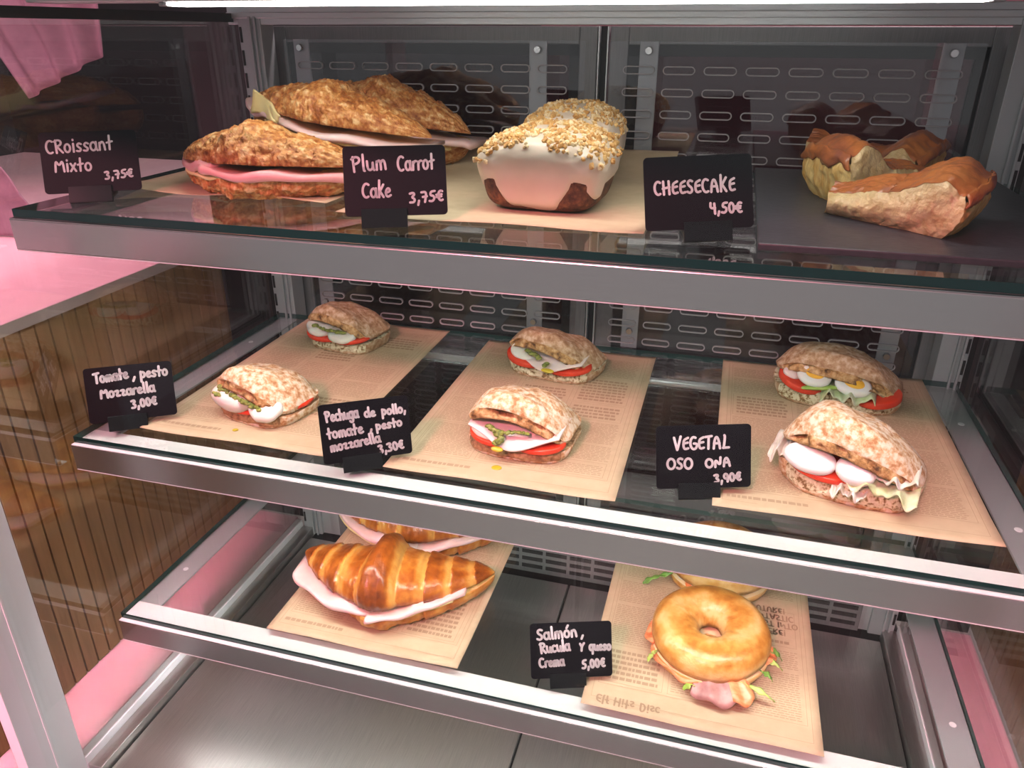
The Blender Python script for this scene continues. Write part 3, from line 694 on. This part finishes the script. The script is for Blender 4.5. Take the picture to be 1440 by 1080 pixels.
# left pair: tomato, pesto and mozzarella
GA = 'tomato, pesto and mozzarella sandwiches'
t = ciabatta('tomato, pesto and mozzarella ciabatta in front, two thick white slices bulging out', GA, (.162, .113, G2 + PZ), R_(-14), .098, .084, .055, .034, .013, .009, 11, M['crust'], M['crumb'], M['crumb_brown'], tb=.012, rear=.014)
fill(t, 'mozzarella', [blob((-.0165, -.0310, .0235), (.0270, .0165, .0120), .75, .9, (R_(24), 0, R_(2)), .10, 50, 1)], M['mozz'])
fill(t, 'mozzarella', [blob((.0275, -.0300, .0200), (.0185, .015, .0075), .75, .9, (R_(26), R_(10), 0), .14, 60, 2)], M['mozz'])
fill(t, 'tomato_slice', [blob((-.008, -.018, .0145), (.034, .023, .0025), .35, 1, (R_(6), 0, 0))], M['tomato'])
fill(t, 'tomato_slice', [blob((.030, .004, .0180), (.0205, .026, .0026), .35, 1, (0, R_(6), 0))], M['tomato'])
pesto_line(t, [(-.031, -.0435, .0300), (-.020, -.0450, .0290)], .0021, 4)
pesto_line(t, [(-.032, -.036, .0335), (-.010, -.040, .0320), (.004, -.041, .0285), (.016, -.040, .0265), (.031, -.038, .0215)], .0024, 5)
t = ciabatta('tomato, pesto and mozzarella ciabatta at the back by the left corner post', GA, (.155, .318, G2 + PZ), R_(-10), .100, .084, .0575, .038, .012, .008, 12, M['crust2'], M['crumb'], M['crumb_pale'], tb=.014, skew=-.03)
fill(t, 'mozzarella', [blob((-.022, -.030, .0270), (.0185, .017, .0065), .7, .9, (R_(14), R_(8), 0), .12, 60, 3)], M['mozz'])
fill(t, 'mozzarella', [blob((.016, -.0335, .0245), (.0200, .017, .0060), .7, .9, (R_(16), 0, 0), .14, 60, 4)], M['mozz'])
fill(t, 'tomato_slice', [blob((-.016, -.026, .0185), (.0275, .022, .0030), .35, 1, (R_(5), R_(3), 0))], M['tomato'])
fill(t, 'tomato_slice', [blob((.022, -.0235, .0185), (.0265, .021, .0030), .35, 1, (R_(5), R_(-6), 0))], M['tomato'])
pesto_line(t, [(-.022, -.041, .0330), (-.002, -.044, .0305), (.016, -.044, .0315), (.028, -.042, .030)], .0022, 6)

# middle pair: chicken, tomato, pesto and mozzarella
GB = 'chicken breast, tomato, pesto and mozzarella sandwiches'
t = ciabatta('chicken and pesto ciabatta in front, floury domed top over a folded pale slice', GB, (.446, .121, G2 + PZ), R_(-5), .106, .088, .0635, .041, .017, .007, 21, M['crust'], M['crumb'], M['crumb_brown'], tb=.012)
def turkey(x0, x1, yf, dip, zc, seed, wave=.004):
    def fn(a, b):
        x = x0 + (x1 - x0) * a; xx = (a - .5) * 2
        y = yf + .040 * b + .012 * xx * xx + .002 * math.sin(a * 9)
        z = zc - (1 - b) ** 2 * dip * (1 - .75 * abs(xx) ** 1.5) + wave * math.sin(a * 7 + seed) * (1 - b) * .6 + .003 * b
        return (x, y, z)
    return sheet(fn, 36, 16, .0016)
fill(t, 'tomato_slice', [blob((-.020, -.025, .0165), (.0275, .0205, .0032), .35, 1, (R_(6), R_(4), 0))], M['tomato'])
fill(t, 'tomato_slice', [blob((.024, -.026, .0160), (.0265, .0195, .0032), .35, 1, (R_(6), R_(-4), 0))], M['tomato'])
fill(t, 'mozzarella', [blob((-.026, -.026, .0225), (.0200, .0165, .0050), .7, .9, (R_(14), R_(10), 0), .10, 60, 5)], M['mozz'])
fill(t, 'chicken_slice', [turkey(-.045, .047, -.050, .0115, .0290, 1.0)], M['turkey'])
pesto_line(t, [(-.022, -.040, .0315), (-.010, -.045, .0290), (-.006, -.0505, .0245), (-.013, -.0535, .0205)], .0026, 7)
pesto_line(t, [(-.008, -.045, .0285), (.006, -.042, .0315), (.020, -.041, .0310)], .0020, 8)
fill(t, 'oil_streak', [blob((-.008, -.0555, .0172), (.006, .003, .0014), 1, 1, (R_(30), 0, 0))], M['oil'])
t = ciabatta('chicken and pesto ciabatta behind, brown dimpled top, ham-pink slice hanging out', GB, (.437, .305, G2 + PZ), R_(-10), .114, .080, .0565, .034, .013, .012, 22, M['crust2'], M['crumb'], M['crumb_pale'], tb=.014, dent=.007)
fill(t, 'tomato_slice', [blob((-.026, -.0235, .0215), (.0275, .021, .0042), .35, 1, (R_(12), R_(6), 0))], M['tomato'])
fill(t, 'tomato_slice', [blob((.026, -.0235, .0165), (.0275, .020, .0034), .35, 1, (R_(6), R_(-6), 0))], M['tomato'])
fill(t, 'mozzarella', [blob((-.030, -.026, .0285), (.0170, .0150, .0042), .7, .9, (R_(20), R_(14), 0), .12, 60, 6)], M['mozz'])
fill(t, 'chicken_slice', [turkey(-.034, .046, -.0475, .0120, .0285, 2.2, .002)], M['turkey'])
pesto_line(t, [(-.022, -.036, .0330), (-.010, -.040, .0305), (-.002, -.042, .0280)], .0026, 9)
pesto_line(t, [(.006, -.0455, .0255), (.004, -.0490, .0225)], .0020, 10)
fill(t, 'oil_streak', [blob((.010, -.0515, .0195), (.008, .003, .0014), 1, 1, (R_(35), 0, 0))], M['oil'])

# right pair: egg, lettuce and tomato
GC = 'egg, lettuce and tomato sandwiches'
def lettuce(x0, x1, y0, y1, z, seed, amp=.004, drop=.004, tiltx=0):
    def fn(a, b):
        x = x0 + (x1 - x0) * a; y = y0 + (y1 - y0) * b + .004 * math.sin(a * 11 + seed)
        e = 1 - b
        return (x, y, z + tiltx * (a - .5) + amp * e * math.sin(a * 17 + seed) + amp * .5 * math.sin(a * 31 + seed * 2) * e - drop * e * e + .002 * fbm((x, y, seed), 120, 2))
    return sheet(fn, 50, 14, .0009)
t = ciabatta('egg, lettuce and tomato ciabatta in front, floury top and open white crumb base', GC, (.752, .128, G2 + PZ), R_(-15), .122, .092, .075, .043, .010, .014, 31, M['crust'], M['crumb'], M['crumb_pale'], tb=.019, skew=-.22, n=2.9)
def egg(c, r, rot, seed, yolk=True):
    e = fill(t, 'egg_slice', [blob(c, r, .8, 1, rot, .04, 40, seed)], M['egg'])
    if yolk:
        n = Euler(rot).to_matrix() @ Vector((0, 0, 1)); p = Vector(c) + n * (r[2] - .0012)
        MB().add(*blob(p, (r[0] * .55, r[1] * .5, .0022), .8, 1, rot)).obj('yolk', M['yolk'], e, smooth_=True)
egg((-.032, -.0385, .0335), (.0225, .015, .0075), (R_(24), R_(6), 0), 1, False)
egg((.006, -.0370, .0315), (.0170, .014, .0080), (R_(24), R_(6), 0), 2, False)
fill(t, 'tomato_slice', [blob((-.022, -.027, .0245), (.0310, .0215, .0036), .35, 1, (R_(10), R_(6), 0))], M['tomato'])
fill(t, 'lettuce_leaf', [lettuce(-.008, .057, -.050, -.005, .0265, 1.3, tiltx=-.006)], M['lettuce'])
fill(t, 'lettuce_leaf', [lettuce(-.070, -.046, -.030, .020, .030, 2.1, .005, .004, .012)], M['lettuce_white'])
fill(t, 'lettuce_leaf', [lettuce(.012, .054, -.042, -.005, .0335, 4.4, .003, .003)], M['lettuce_white'])
fill(t, 'lettuce_leaf', [lettuce(-.010, .018, -.054, -.01, .0205, 3.2, .003, .006)], M['lettuce_white'])
t = ciabatta('egg, lettuce and tomato ciabatta behind, dark dusty top with yolk showing', GC, (.757, .318, G2 + PZ), R_(-9), .134, .088, .064, .036, .009, .010, 32, M['crust2'], M['crumb'], M['crumb_pale'], tb=.016, skew=-.10)
egg((-.024, -.036, .0345), (.0180, .014, .0055), (R_(34), R_(8), 0), 3)
egg((.016, -.0355, .0305), (.0195, .014, .0055), (R_(34), R_(8), 0), 4)
fill(t, 'chicken_strip', [blob((-.047, -.030, .032), (.010, .010, .004), .7, 1, (R_(20), R_(20), 0), .15, 60, 8)], M['turkey'])
fill(t, 'tomato_slice', [blob((-.036, -.0245, .0245), (.0260, .0235, .0045), .35, 1, (R_(12), R_(14), 0))], M['tomato'])
fill(t, 'tomato_slice', [blob((.042, -.0265, .0190), (.0240, .022, .0045), .35, 1, (R_(10), R_(-10), 0))], M['tomato'])
fill(t, 'lettuce_leaf', [lettuce(-.014, .040, -.054, -.005, .0245, 5.1)], M['lettuce'])
fill(t, 'leaf_rib', [blob((-.014, -.044, .0255), (.020, .0035, .0022), .8, 1, (0, R_(-6), R_(12)), .2, 80, 3)], M['cucumber'])
# drops of oil on the papers
tag(MB().add(*blob((.4345, .0605, G2 + .0020), (.0050, .0042, .0012))).obj('oil_drop', M['oil'], smooth_=True), 'drop of olive oil on the paper in front of the front chicken sandwich', 'oil drop', 'oil drops on the paper')
tag(MB().add(*blob((.1545, .0585, G2 + .0022), (.0032, .0028, .0010))).obj('oil_drop', M['oil'], smooth_=True), 'drop of olive oil on the paper in front of the front mozzarella sandwich', 'oil drop', 'oil drops on the paper')

# ------------------------------------------------------------------ croissants
def croissant(name, label, group, loc, rot, Lc, Ry, Ht, Hb, gap, bend, seed, m, open_=.16, rough_=1.0, bulge=1.0):
    t = thing(name, label, 'croissant', loc, rot[2], group); t.rotation_euler = rot
    bnd = [.17, .40, .62, .82, 1.01]
    def seg(q):
        q = abs(q); p = 0
        for i, b in enumerate(bnd):
            if q < b: return i, (q - p) / (b - p)
            p = b
        return 4, 1
    def env(q): return max(0.0, 1 - abs(q) ** 1.9) ** .72
    def half(top):
        NT, NP = (230, 50) if rough_ > 1.3 else (180, 36); v = []; at = []; f = []
        for i in range(NT):
            q = -1 + 2 * i / (NT - 1)
            for j in range(NP):
                ph = math.pi * j / (NP - 1)
                qq = q + .035 * math.cos(ph) * (1 if q > 0 else -1) + .012 * fbm((q, ph, 0), 2.5, 1, seed)
                i_, fr = seg(qq)
                step = 1.0 + .10 * (1 - fr) - .04 if i_ else 1.0 + .13 * bulge * (1 - fr ** 3) + .02
                e = env(q) * step
                nz = 1 + .035 * rough_ * fbm((q * 4, ph * 1.5, 0), 1.6, 3, seed) + .022 * rough_ * fbm((q * 22, ph * 5, 1), 1.2, 2, seed)
                if rough_ > 1.3: nz += .055 * abs(fbm((q * 14, ph * 7, 5), 1.5, 3, seed)) - .028 * abs(fbm((q * 30, ph * 16, 8), 1.5, 2, seed))
                lam = math.sin(abs(qq) * 95 + .8 * fbm((q, ph, 2), 3, 1, seed))
                nz += .013 * lam * smooth(.2, .8, fr)
                ry = Ry * e * nz
                x = Lc / 2 * q; yc = bend * q * q
                if top:
                    y = yc + ry * math.cos(ph); z = gap + Ht * e * nz * math.sin(ph) ** .85 * (1 + (.22 * bulge if i_ == 0 else 0) * (1 - fr * fr))
                    z += open_ * max(0, (yc + Ry * e - y)) * .5
                else:
                    y = yc + ry * math.cos(ph); z = max(0.0, Hb - Hb * 1.25 * e ** .5 * math.sin(ph) ** .7 * nz)
                    z = max(z, 0)
                v.append((x, y, z))
                if rough_ > 1.3: lam *= .3; fr = .45 + .25 * fr
                b = .40 + .36 * (1 - smooth(.40, .95, fr)) * (1 if (i_ + 1) % 2 or i_ == 0 else .6) - .34 * smooth(.45, .9, fr) + .30 * fbm((q * 3, ph, 3), 2, 3, seed) + .10 * lam * smooth(.4, .8, fr)
                if not top: b = .35 + .30 * fbm((q * 5, ph, 4), 2, 3, seed) + .15 * math.sin(abs(q) * 30)
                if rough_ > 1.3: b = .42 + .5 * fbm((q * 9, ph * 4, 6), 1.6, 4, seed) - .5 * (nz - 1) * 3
                at.append(min(1, max(0.01, b)))
        for i in range(NT - 1):
            for j in range(NP - 1): f.append((i * NP + j, (i + 1) * NP + j, (i + 1) * NP + j + 1, i * NP + j + 1))
        mi = [0] * len(f)
        for i in range(NT - 1):      # cut face
            f.append((i * NP, i * NP + NP - 1, (i + 1) * NP + NP - 1, (i + 1) * NP)); mi.append(1)
        return MB().add(v, f, mi, at)
    half(True).obj('croissant_top', [m, M['croissant_in']], t, smooth_=True)
    half(False).obj('croissant_bottom', [m, M['croissant_in']], t, smooth_=True)
    t['_'] = 0; del t['_']
    def front(q, out=0.0):
        return bend * q * q - Ry * env(q) - out
    return t, front, env
def band(t, name, m, fr, Lc, q0, q1, out0, out1, z0, z1, depth, th, seed, droop=0.0, wave=.0015, flare0=0, flare1=0):
    """slice of ham or cheese folded along the open edge of a croissant"""
    n, k = 40, 16; v = []; f = []
    for i in range(n):
        a = i / (n - 1); q = q0 + (q1 - q0) * a
        yf = fr(q, out0 + (out1 - out0) * a) - flare0 * smooth(.25, 0, a) - flare1 * smooth(.75, 1, a)
        zc = z0 + (z1 - z0) * a + wave * math.sin(a * 8 + seed) + wave * .6 * math.sin(a * 17 + seed * 2)
        T = th * (1 + .25 * math.sin(a * 11 + seed)) / 2; yb_ = max(yf + .012, yf + depth)
        ring = []
        for j in range(k // 2 + 1):
            ph = math.pi / 2 + math.pi * j / (k // 2); ring.append((yf + T + T * math.cos(ph) * 1.0, zc - droop + T * math.sin(ph)))
        ring += [(yb_, zc - T * .5), (yb_, zc + T * .5)]
        for y, z in ring: v.append((Lc / 2 * q, y, z))
    r = len(v) // n
    for i in range(n - 1):
        for j in range(r): f.append((i * r + j, (i + 1) * r + j, (i + 1) * r + (j + 1) % r, i * r + (j + 1) % r))
    f += [tuple(range(r)), tuple(range((n - 1) * r, n * r))[::-1]]
    return MB().add(v, f).obj(name, m, t, smooth_=True)

GD = 'glazed ham and cheese croissants on the lowest shelf'
Lc = .235
t, fr, env = croissant('croissant', 'glossy ham and cheese croissant in front on the lowest shelf, tall middle', GD, (.290, .104, G3 + PZ), (0, 0, R_(6)), Lc, .047, .033, .024, .027, .040, 41, M['croissant'], bulge=1.5)
band(t, 'cheese_slice', M['cheese'], fr, Lc, -.78, .02, .010, .004, .0205, .0215, .05, .0035, 1)
band(t, 'cheese_slice', M['cheese'], fr, Lc, .02, .68, .004, .006, .0215, .0255, .05, .0035, 2)
band(t, 'ham_slice', M['ham'], fr, Lc, -.96, -.02, .026, .007, .0250, .0255, .05, .0075, 1, flare0=.012)
band(t, 'ham_slice', M['ham'], fr, Lc, -.05, .78, .013, .008, .0255, .0310, .05, .0065, 2.5, flare0=.006)
t, fr, env = croissant('croissant', 'glossy ham and cheese croissant at the back of the lowest shelf, partly hidden', GD, (.286, .226, G3 + PZ), (0, 0, R_(10)), Lc, .050, .030, .026, .029, .028, 42, M['croissant'])
band(t, 'cheese_slice', M['cheese'], fr, Lc, -.98, -.05, .014, .004, .0235, .0225, .05, .0035, 1)
band(t, 'ham_slice', M['ham'], fr, Lc, -.98, .02, .014, .008, .0290, .0270, .05, .0075, 1.7)
band(t, 'ham_slice', M['ham'], fr, Lc, -.10, .86, .009, .008, .0265, .0290, .05, .0070, 3.1)

GE = 'flaky ham croissants on the top shelf'
Lc = .205
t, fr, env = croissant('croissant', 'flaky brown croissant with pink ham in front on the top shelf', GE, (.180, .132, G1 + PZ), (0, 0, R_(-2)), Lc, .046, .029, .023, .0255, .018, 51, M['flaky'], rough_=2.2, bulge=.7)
band(t, 'cheese_slice', M['cheese'], fr, Lc, -.72, .10, .005, .005, .0195, .0205, .05, .0035, 1.2, wave=.001)
band(t, 'ham_slice', M['ham_pink'], fr, Lc, -1.0, -.22, .004, .006, .0225, .0290, .05, .0085, 1.1)
band(t, 'ham_slice', M['ham_pink'], fr, Lc, -.36, .96, .011, .008, .0265, .0185, .05, .0080, 2.7)
Lc = .225
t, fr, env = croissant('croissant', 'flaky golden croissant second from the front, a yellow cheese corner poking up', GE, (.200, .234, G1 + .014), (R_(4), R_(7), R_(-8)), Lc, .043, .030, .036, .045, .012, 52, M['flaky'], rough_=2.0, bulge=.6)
band(t, 'cheese_slice', M['cheese'], fr, Lc, -.55, .95, .004, .010, .0410, .0330, .05, .004, 3)
band(t, 'ham_slice', M['ham'], fr, Lc, -1.02, -.30, .012, .004, .0455, .0455, .05, .006, 1.9)
band(t, 'ham_slice', M['ham'], fr, Lc, -.40, .98, .008, .012, .0460, .0350, .05, .006, 2.2)
def cheese_flap(a, b):
    return (-.076 + .046 * a + .006 * b, -.036 - .012 * a + .006 * math.sin(a * 5), .046 + .024 * b * (1 - .65 * a) + .002 * math.sin(b * 9 + a * 7))
MB().add(*sheet(cheese_flap, 14, 10, .002)).obj('cheese_flap', M['cheese'], t, smooth_=True)
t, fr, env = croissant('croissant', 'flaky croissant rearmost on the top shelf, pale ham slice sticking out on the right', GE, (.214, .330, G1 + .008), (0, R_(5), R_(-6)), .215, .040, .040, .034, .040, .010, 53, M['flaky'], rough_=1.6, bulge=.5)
band(t, 'cheese_slice', M['cheese'], fr, .215, -.3, .86, .006, .010, .0350, .0270, .05, .004, 3)
band(t, 'ham_slice', M['ham'], fr, .215, -.5, 1.08, .010, .022, .0410, .0300, .06, .007, 2.2)

# ------------------------------------------------------------------ bagels
def leaf(p0, p1, w, seed, lift=.003):
    p0, p1 = Vector(p0), Vector(p1); d = p1 - p0; s = Vector((-d.y, d.x, 0)).normalized()
    def fn(a, b):
        ww = w * (math.sin(math.pi * min(1, a * 1.02)) ** .6) * (1 + .45 * math.sin(a * 22 + seed)) * (.35 + .65 * a) + .0004
        p = p0 + d * a + s * ww * (b - .5) + Vector((0, 0, lift * math.sin(a * 3.1) + .0015 * math.sin(a * 9 + b * 3)))
        return p
    return sheet(fn, 18, 5, .0005)
def bagel(label, loc, rz, seed, tilt):
    t = thing('salmon_bagel', label, 'bagel', loc, rz, 'salmon bagels on the lowest shelf')
    R0, r0 = .0365, .0245
    def torus(top, zc):
        NA, NP = 96, 22; v = []; f = []; at = []; mi = []
        Rm = Euler((R_(tilt), 0, 0)).to_matrix() if top else Matrix.Identity(3)
        for i in range(NA):
            a = 2 * math.pi * i / NA
            for j in range(NP):
                ph = math.pi * j / (NP - 1)
                k = 1 + .05 * fbm((math.cos(a), math.sin(a), ph * .4), 1.6, 2, seed)
                rr = (R0 + r0 * k * sgnp(math.cos(ph), .85))
                z = (r0 * 1.02 * k * math.sin(ph) ** .8) if top else -.017 * math.sin(ph) ** .6
                p = Rm @ Vector((rr * math.cos(a), rr * math.sin(a) * .97, z))
                v.append((p.x, p.y, max(0, p.z + zc)))
                sw = math.sin(a * 2 + ph * 3.5 + 1.5 * fbm((math.cos(a) * 2, math.sin(a) * 2, ph), 1.3, 2, seed))
                at.append(min(1, max(.01, .40 + .24 * sw + .25 * fbm((math.cos(a) * 3, math.sin(a) * 3, ph * 2), 1.5, 3, seed) - .25 * smooth(1.9, 2.8, ph) - .10 * smooth(.5, 0, ph))))
        for i in range(NA):
            k = (i + 1) % NA
            for j in range(NP - 1): f.append((i * NP + j, k * NP + j, k * NP + j + 1, i * NP + j + 1)); mi.append(0)
            f.append((i * NP + NP - 1, k * NP + NP - 1, k * NP, i * NP)); mi.append(1)
        return MB().add(v, f, mi, at)
    torus(True, .0255).obj('bagel_top', [M['bagel'], M['bagel_in']], t, smooth_=True)
    torus(False, .017).obj('bagel_bottom', [M['bagel'], M['bagel_in']], t, smooth_=True)
    cr = MB()
    for i in range(26):
        a = 2 * math.pi * i / 26
        cr.add(*blob((.048 * math.cos(a), .047 * math.sin(a), .0195), (.011, .011, .0026 + .0006 * math.sin(i * 5)), 1, 1, (0, 0, i), .15, 90, i, 12, 7))
    cr.obj('cream_cheese', M['cream'], t, smooth_=True)
    return t
def salmon_piece(t, a0, a1, r0, r1, z, drop, seed, m=None):
    def fn(u, b):
        a = R_(a0 + (a1 - a0) * u); r = r0 + (r1 - r0) * b * (1 + .06 * math.sin(u * 7 + seed)) * (1 - .16 * (2 * u - 1) ** 4)
        return (r * math.cos(a), r * math.sin(a), z - drop * b * b + .0022 * math.sin(u * 13 + seed) * b + .001 * fbm((u * 5, b * 5, seed), 1, 2))
    return fill(t, 'smoked_salmon', [sheet(fn, 30, 12, .0018)], m or M['salmon'])
t = bagel('whole golden salmon bagel in front on the lowest shelf', (.650, .121, G3 + PZ), 0, 61, 7)
salmon_piece(t, 196, 262, .030, .0635, .0225, .010, 1)
salmon_piece(t, 150, 200, .030, .0660, .0225, .006, 2)
salmon_piece(t, 258, 298, .030, .0780, .0225, .013, 3, M['salmon_dark'])
salmon_piece(t, 284, 312, .030, .0790, .0230, .012, 4)
salmon_piece(t, -18, 14, .030, .0665, .0225, .005, 5)
fill(t, 'rocket_leaf', [leaf((.030, -.050, .018), (.066, -.058, .010), .007, 1)], M['cucumber'])
fill(t, 'rocket_leaf', [leaf((.050, -.030, .019), (.063, -.040, .018), .006, 2)], M['green'])
fill(t, 'rocket_leaf', [leaf((.052, -.012, .019), (.074, -.018, .014), .006, 3)], M['cucumber'])
fill(t, 'rocket_leaf', [leaf((.056, .006, .020), (.074, -.004, .014), .007, 4)], M['green'])
fill(t, 'rocket_leaf', [leaf((-.006, -.058, .014), (-.022, -.064, .008), .010, 5)], M['cucumber'])
fill(t, 'rocket_leaf', [leaf((-.052, -.030, .018), (-.060, -.040, .012), .006, 6)], M['cucumber'])
t = bagel('salmon bagel at the back of the lowest shelf, mostly hidden by the shelf above', (.655, .253, G3 + PZ), 0, 62, 3)
salmon_piece(t, 232, 268, .030, .0625, .0225, .004, 1)
fill(t, 'rocket_leaf', [leaf((.008, -.056, .021), (.012, -.078, .006), .010, 7)], M['green'])
fill(t, 'rocket_leaf', [leaf((-.052, -.030, .018), (-.085, -.042, .006), .010, 8)], M['green'])

# ------------------------------------------------------------------ carrot cake
def carrot(label, loc, rz, w, d, H, seed, n_bits, taper=.80):
    t = thing('carrot_cake_slice', label, 'cake', loc, rz, 'iced carrot cake pieces')
    def body(off, u, b):
        a = u * 2 * math.pi; ph = (b - .5) * math.pi
        x = sgnp(math.cos(ph), .34) * sgnp(math.cos(a), .42); y = sgnp(math.cos(ph), .34) * sgnp(math.sin(a), .42); z = sgnp(math.sin(ph), .40)
        zz = (z + 1) / 2
        k = taper + (1 - taper) * zz ** .8
        X = (w / 2 + off) * x * k; Y = (d / 2 + off) * y * (k * .6 + .4)
        top = H * (.66 + .34 * max(0, 1 - x * x * .9) ** .7 * (.72 + .28 * smooth(-1, .3, y)))
        Z = zz * (top + off)
        q = .0016 * fbm((X, Y, Z), 60, 3, seed)
        return Vector((X * (1 + q * 12), Y * (1 + q * 12), max(0, Z + q * smooth(0, .3, zz))))
    v, f = grid(lambda u, b: body(0, u, b), 96, 44, True); MB().add(v, f).obj('sponge', M['cake'], t, smooth_=True)
    def iced(u, b):
        p = body(0, u, b)
        edge = .002 + .004 * fbm((p.x, p.y, 0), 50, 2, seed + 1) + .026 * math.exp(-((abs(p.x + .003) - .34 * w) / (.125 * w)) ** 2)
        if p.y > -d * .25: edge += .012
        return body(-.0030 + .0054 * smooth(edge - .004, edge + .003, p.z), u, b)
    v, f = grid(iced, 150, 110, True)
    MB().add(v, f).obj('icing', M['icing'], t, smooth_=True)
    from mathutils import kdtree
    tops = [p for p in v if p[2] > H * .50]
    kd = kdtree.KDTree(len(tops))
    for k_, p in enumerate(tops): kd.insert((p[0], p[1], 0), k_)
    kd.balance()
    rr = random.Random(seed); mb = MB(); c = 0
    while c < n_bits:
        x, y = rr.uniform(-.5, .5) * w, rr.uniform(-.49, .49) * d
        _, k_, dist = kd.find((x, y, 0))
        p = Vector(tops[k_])
        if dist > .004 or p.z < H * .62: continue
        if fbm((x, y, 0), 60, 2, seed + 8) > .42: continue
        p = Vector((x, y, p.z + .0004))
        sz = rr.uniform(.0010, .0024)
        mb.add(*blob(p, (sz * rr.uniform(.8, 1.5), sz, sz * rr.uniform(.6, 1)), .6, .6, (rr.uniform(0, 3), rr.uniform(0, 3), rr.uniform(0, 3)), .3, 500, c, 7, 5), mi=(0 if rr.random() < .62 else 1)); c += 1
    nb = mb.obj('nut_crumble', [M['nuts'], M['nuts_pale']], t); nb['kind'] = 'stuff'
carrot('iced carrot cake piece in front, front face dripping with pale icing over dark sponge', (.458, .155, G1 + PZ), R_(-2), .118, .102, .066, 71, 1300)
carrot('iced carrot cake piece behind the front one, only its crumbled top and right side showing', (.456, .268, G1 + PZ), R_(3), .104, .098, .076, 72, 800)

# ------------------------------------------------------------------ cheesecake
def cheesecake(label, loc, axis, Rad, half, hf, seed, rim_out=.004):
    t = thing('cheesecake_slice', label, 'cheesecake', loc, axis, 'cheesecake slices on the slate')
    NR, NF, NZ = 64, 40, 22
    def hgt(s, q): return hf(s, q) + .006 * (1 - q * q) * smooth(0, .3, s) - .010 * smooth(.86, 1.0, s) + .0025 * fbm((s * 3, q * 1.5, 0), 1.4, 3, seed) + .0011 * fbm((s * 3, q, 2), 7, 3, seed)
    def pt(s, q, k):
        a = R_(half) * q; r = .010 + (Rad - .010) * s
        x = r * math.cos(a); y = r * math.sin(a) + .006 * q * (1 - s)
        x += rim_out * smooth(.75, 1, s) * (k ** 3) * math.cos(a) - .004 * smooth(.8, 1, s) * (1 - k)
        z = hgt(s, q) * k
        dn = .0022 * fbm((x, y, z), 55, 3, seed + 4) + .0011 * fbm((x, y, z), 190, 3, seed + 6) - .006 * (1 - k) ** 4 - .003 * k ** 6 + .004 * math.sin(math.pi * k) * abs(q)
        return Vector((x + dn * (1 if s > .5 else .4), y + dn * q, z))
    mb = MB()
    v, f = grid(lambda u, b: pt(u, b * 2 - 1, 1) , NR, NF); mb.add(v, f, 0)
    top = mb.obj('browned_top', M['cc_top'], t, smooth_=True)
    mb = MB()
    for q in (-1, 1):
        v, f = grid(lambda u, b: pt(u, q, b * .995), NR, NZ); mb.add(v, f, 0)
    v, f = grid(lambda u, b: pt(0, u * 2 - 1, b * .995), NF, NZ); mb.add(v, f, 0)
    v, f = grid(lambda u, b: pt(u, b * 2 - 1, 0), 12, 8); mb.add(v, f, 0)
    mb.obj('filling', M['cc_side'], t, smooth_=True)
    v, f = grid(lambda u, b: pt(1, u * 2 - 1, b * .86), NF, NZ); MB().add(v, f).obj('outer_side', M['cc_pale'], t, smooth_=True)
    # browned crust folding over the outer edge
    def lip(u, b):
        q = u * 2 - 1; p = pt(1, q, 1 - b * (.26 + .10 * fbm((q, 0, 0), 3, 2, seed))); a = R_(half) * q
        n = Vector((math.cos(a), math.sin(a), 0)); return p + n * (.0022 * math.sin(math.pi * b) + .0006) + Vector((0, 0, .0012 * (1 - b)))
    MB().add(*sheet(lip, 26, 10, .0016)).obj('crust_edge', M['cc_top'], t, smooth_=True)
SB = G1 + .0062
cheesecake('cheesecake slice in front on the slate, glossy pink-brown rim raised on the right', (.690, .166, SB), R_(-25), .120, 19, lambda s, q: .021 + .008 * smooth(0, .45, s) + .016 * smooth(.5, .85, s) + .004 * q, 81)
cheesecake('cheesecake slice in the middle on the slate, pale wrinkled outer side facing left', (.800, .262, SB), R_(180 + 24), .118, 19, lambda s, q: .024 + .006 * smooth(0, .5, s) + .022 * smooth(.55, .85, s), 82)
cheesecake('cheesecake slice at the back on the slate, amber top with dark high right end', (.684, .380, SB), R_(-27), .136, 17, lambda s, q: .026 + .012 * smooth(.3, 0, s) + .017 * smooth(.62, .88, s) + .006 * q, 83, .003)

# ------------------------------------------------------------------ pink cloth behind the left glass
def cloth(name, label, pts, n_fold, depth, base):
    t = pts
    def fn(a, b):
        L0, L1 = Vector(t[0]).lerp(Vector(t[3]), b), Vector(t[1]).lerp(Vector(t[2]), b)
        p = L0.lerp(L1, a)
        return p + Vector((0, 1, 0)) * depth * math.sin(a * n_fold * math.pi) * (1 - .6 * b) + Vector((0, .3, 0)) * depth * fbm((a * 4, b * 3, n_fold), 1, 2)
    o = MB().add(*sheet(fn, 60, 30, .002)).obj(name, M['pink_cloth'], smooth_=True)
    return tag(o, label, 'cloth')
cloth('pink_cloth', 'pink folded cloth hanging to a point behind the left glass, above the croissant card', [(-.60, .44, .42), (-.245, .46, .42), (-.275, .46, .165), (-.405, .44, .105)], 7, .016, 0)
cloth('pink_cloth', 'pink cloth draped down to the stone counter at the far left edge', [(-.62, .36, .06), (-.43, .36, .06), (-.315, .34, -.079), (-.66, .34, -.079)], 3, .010, 0)
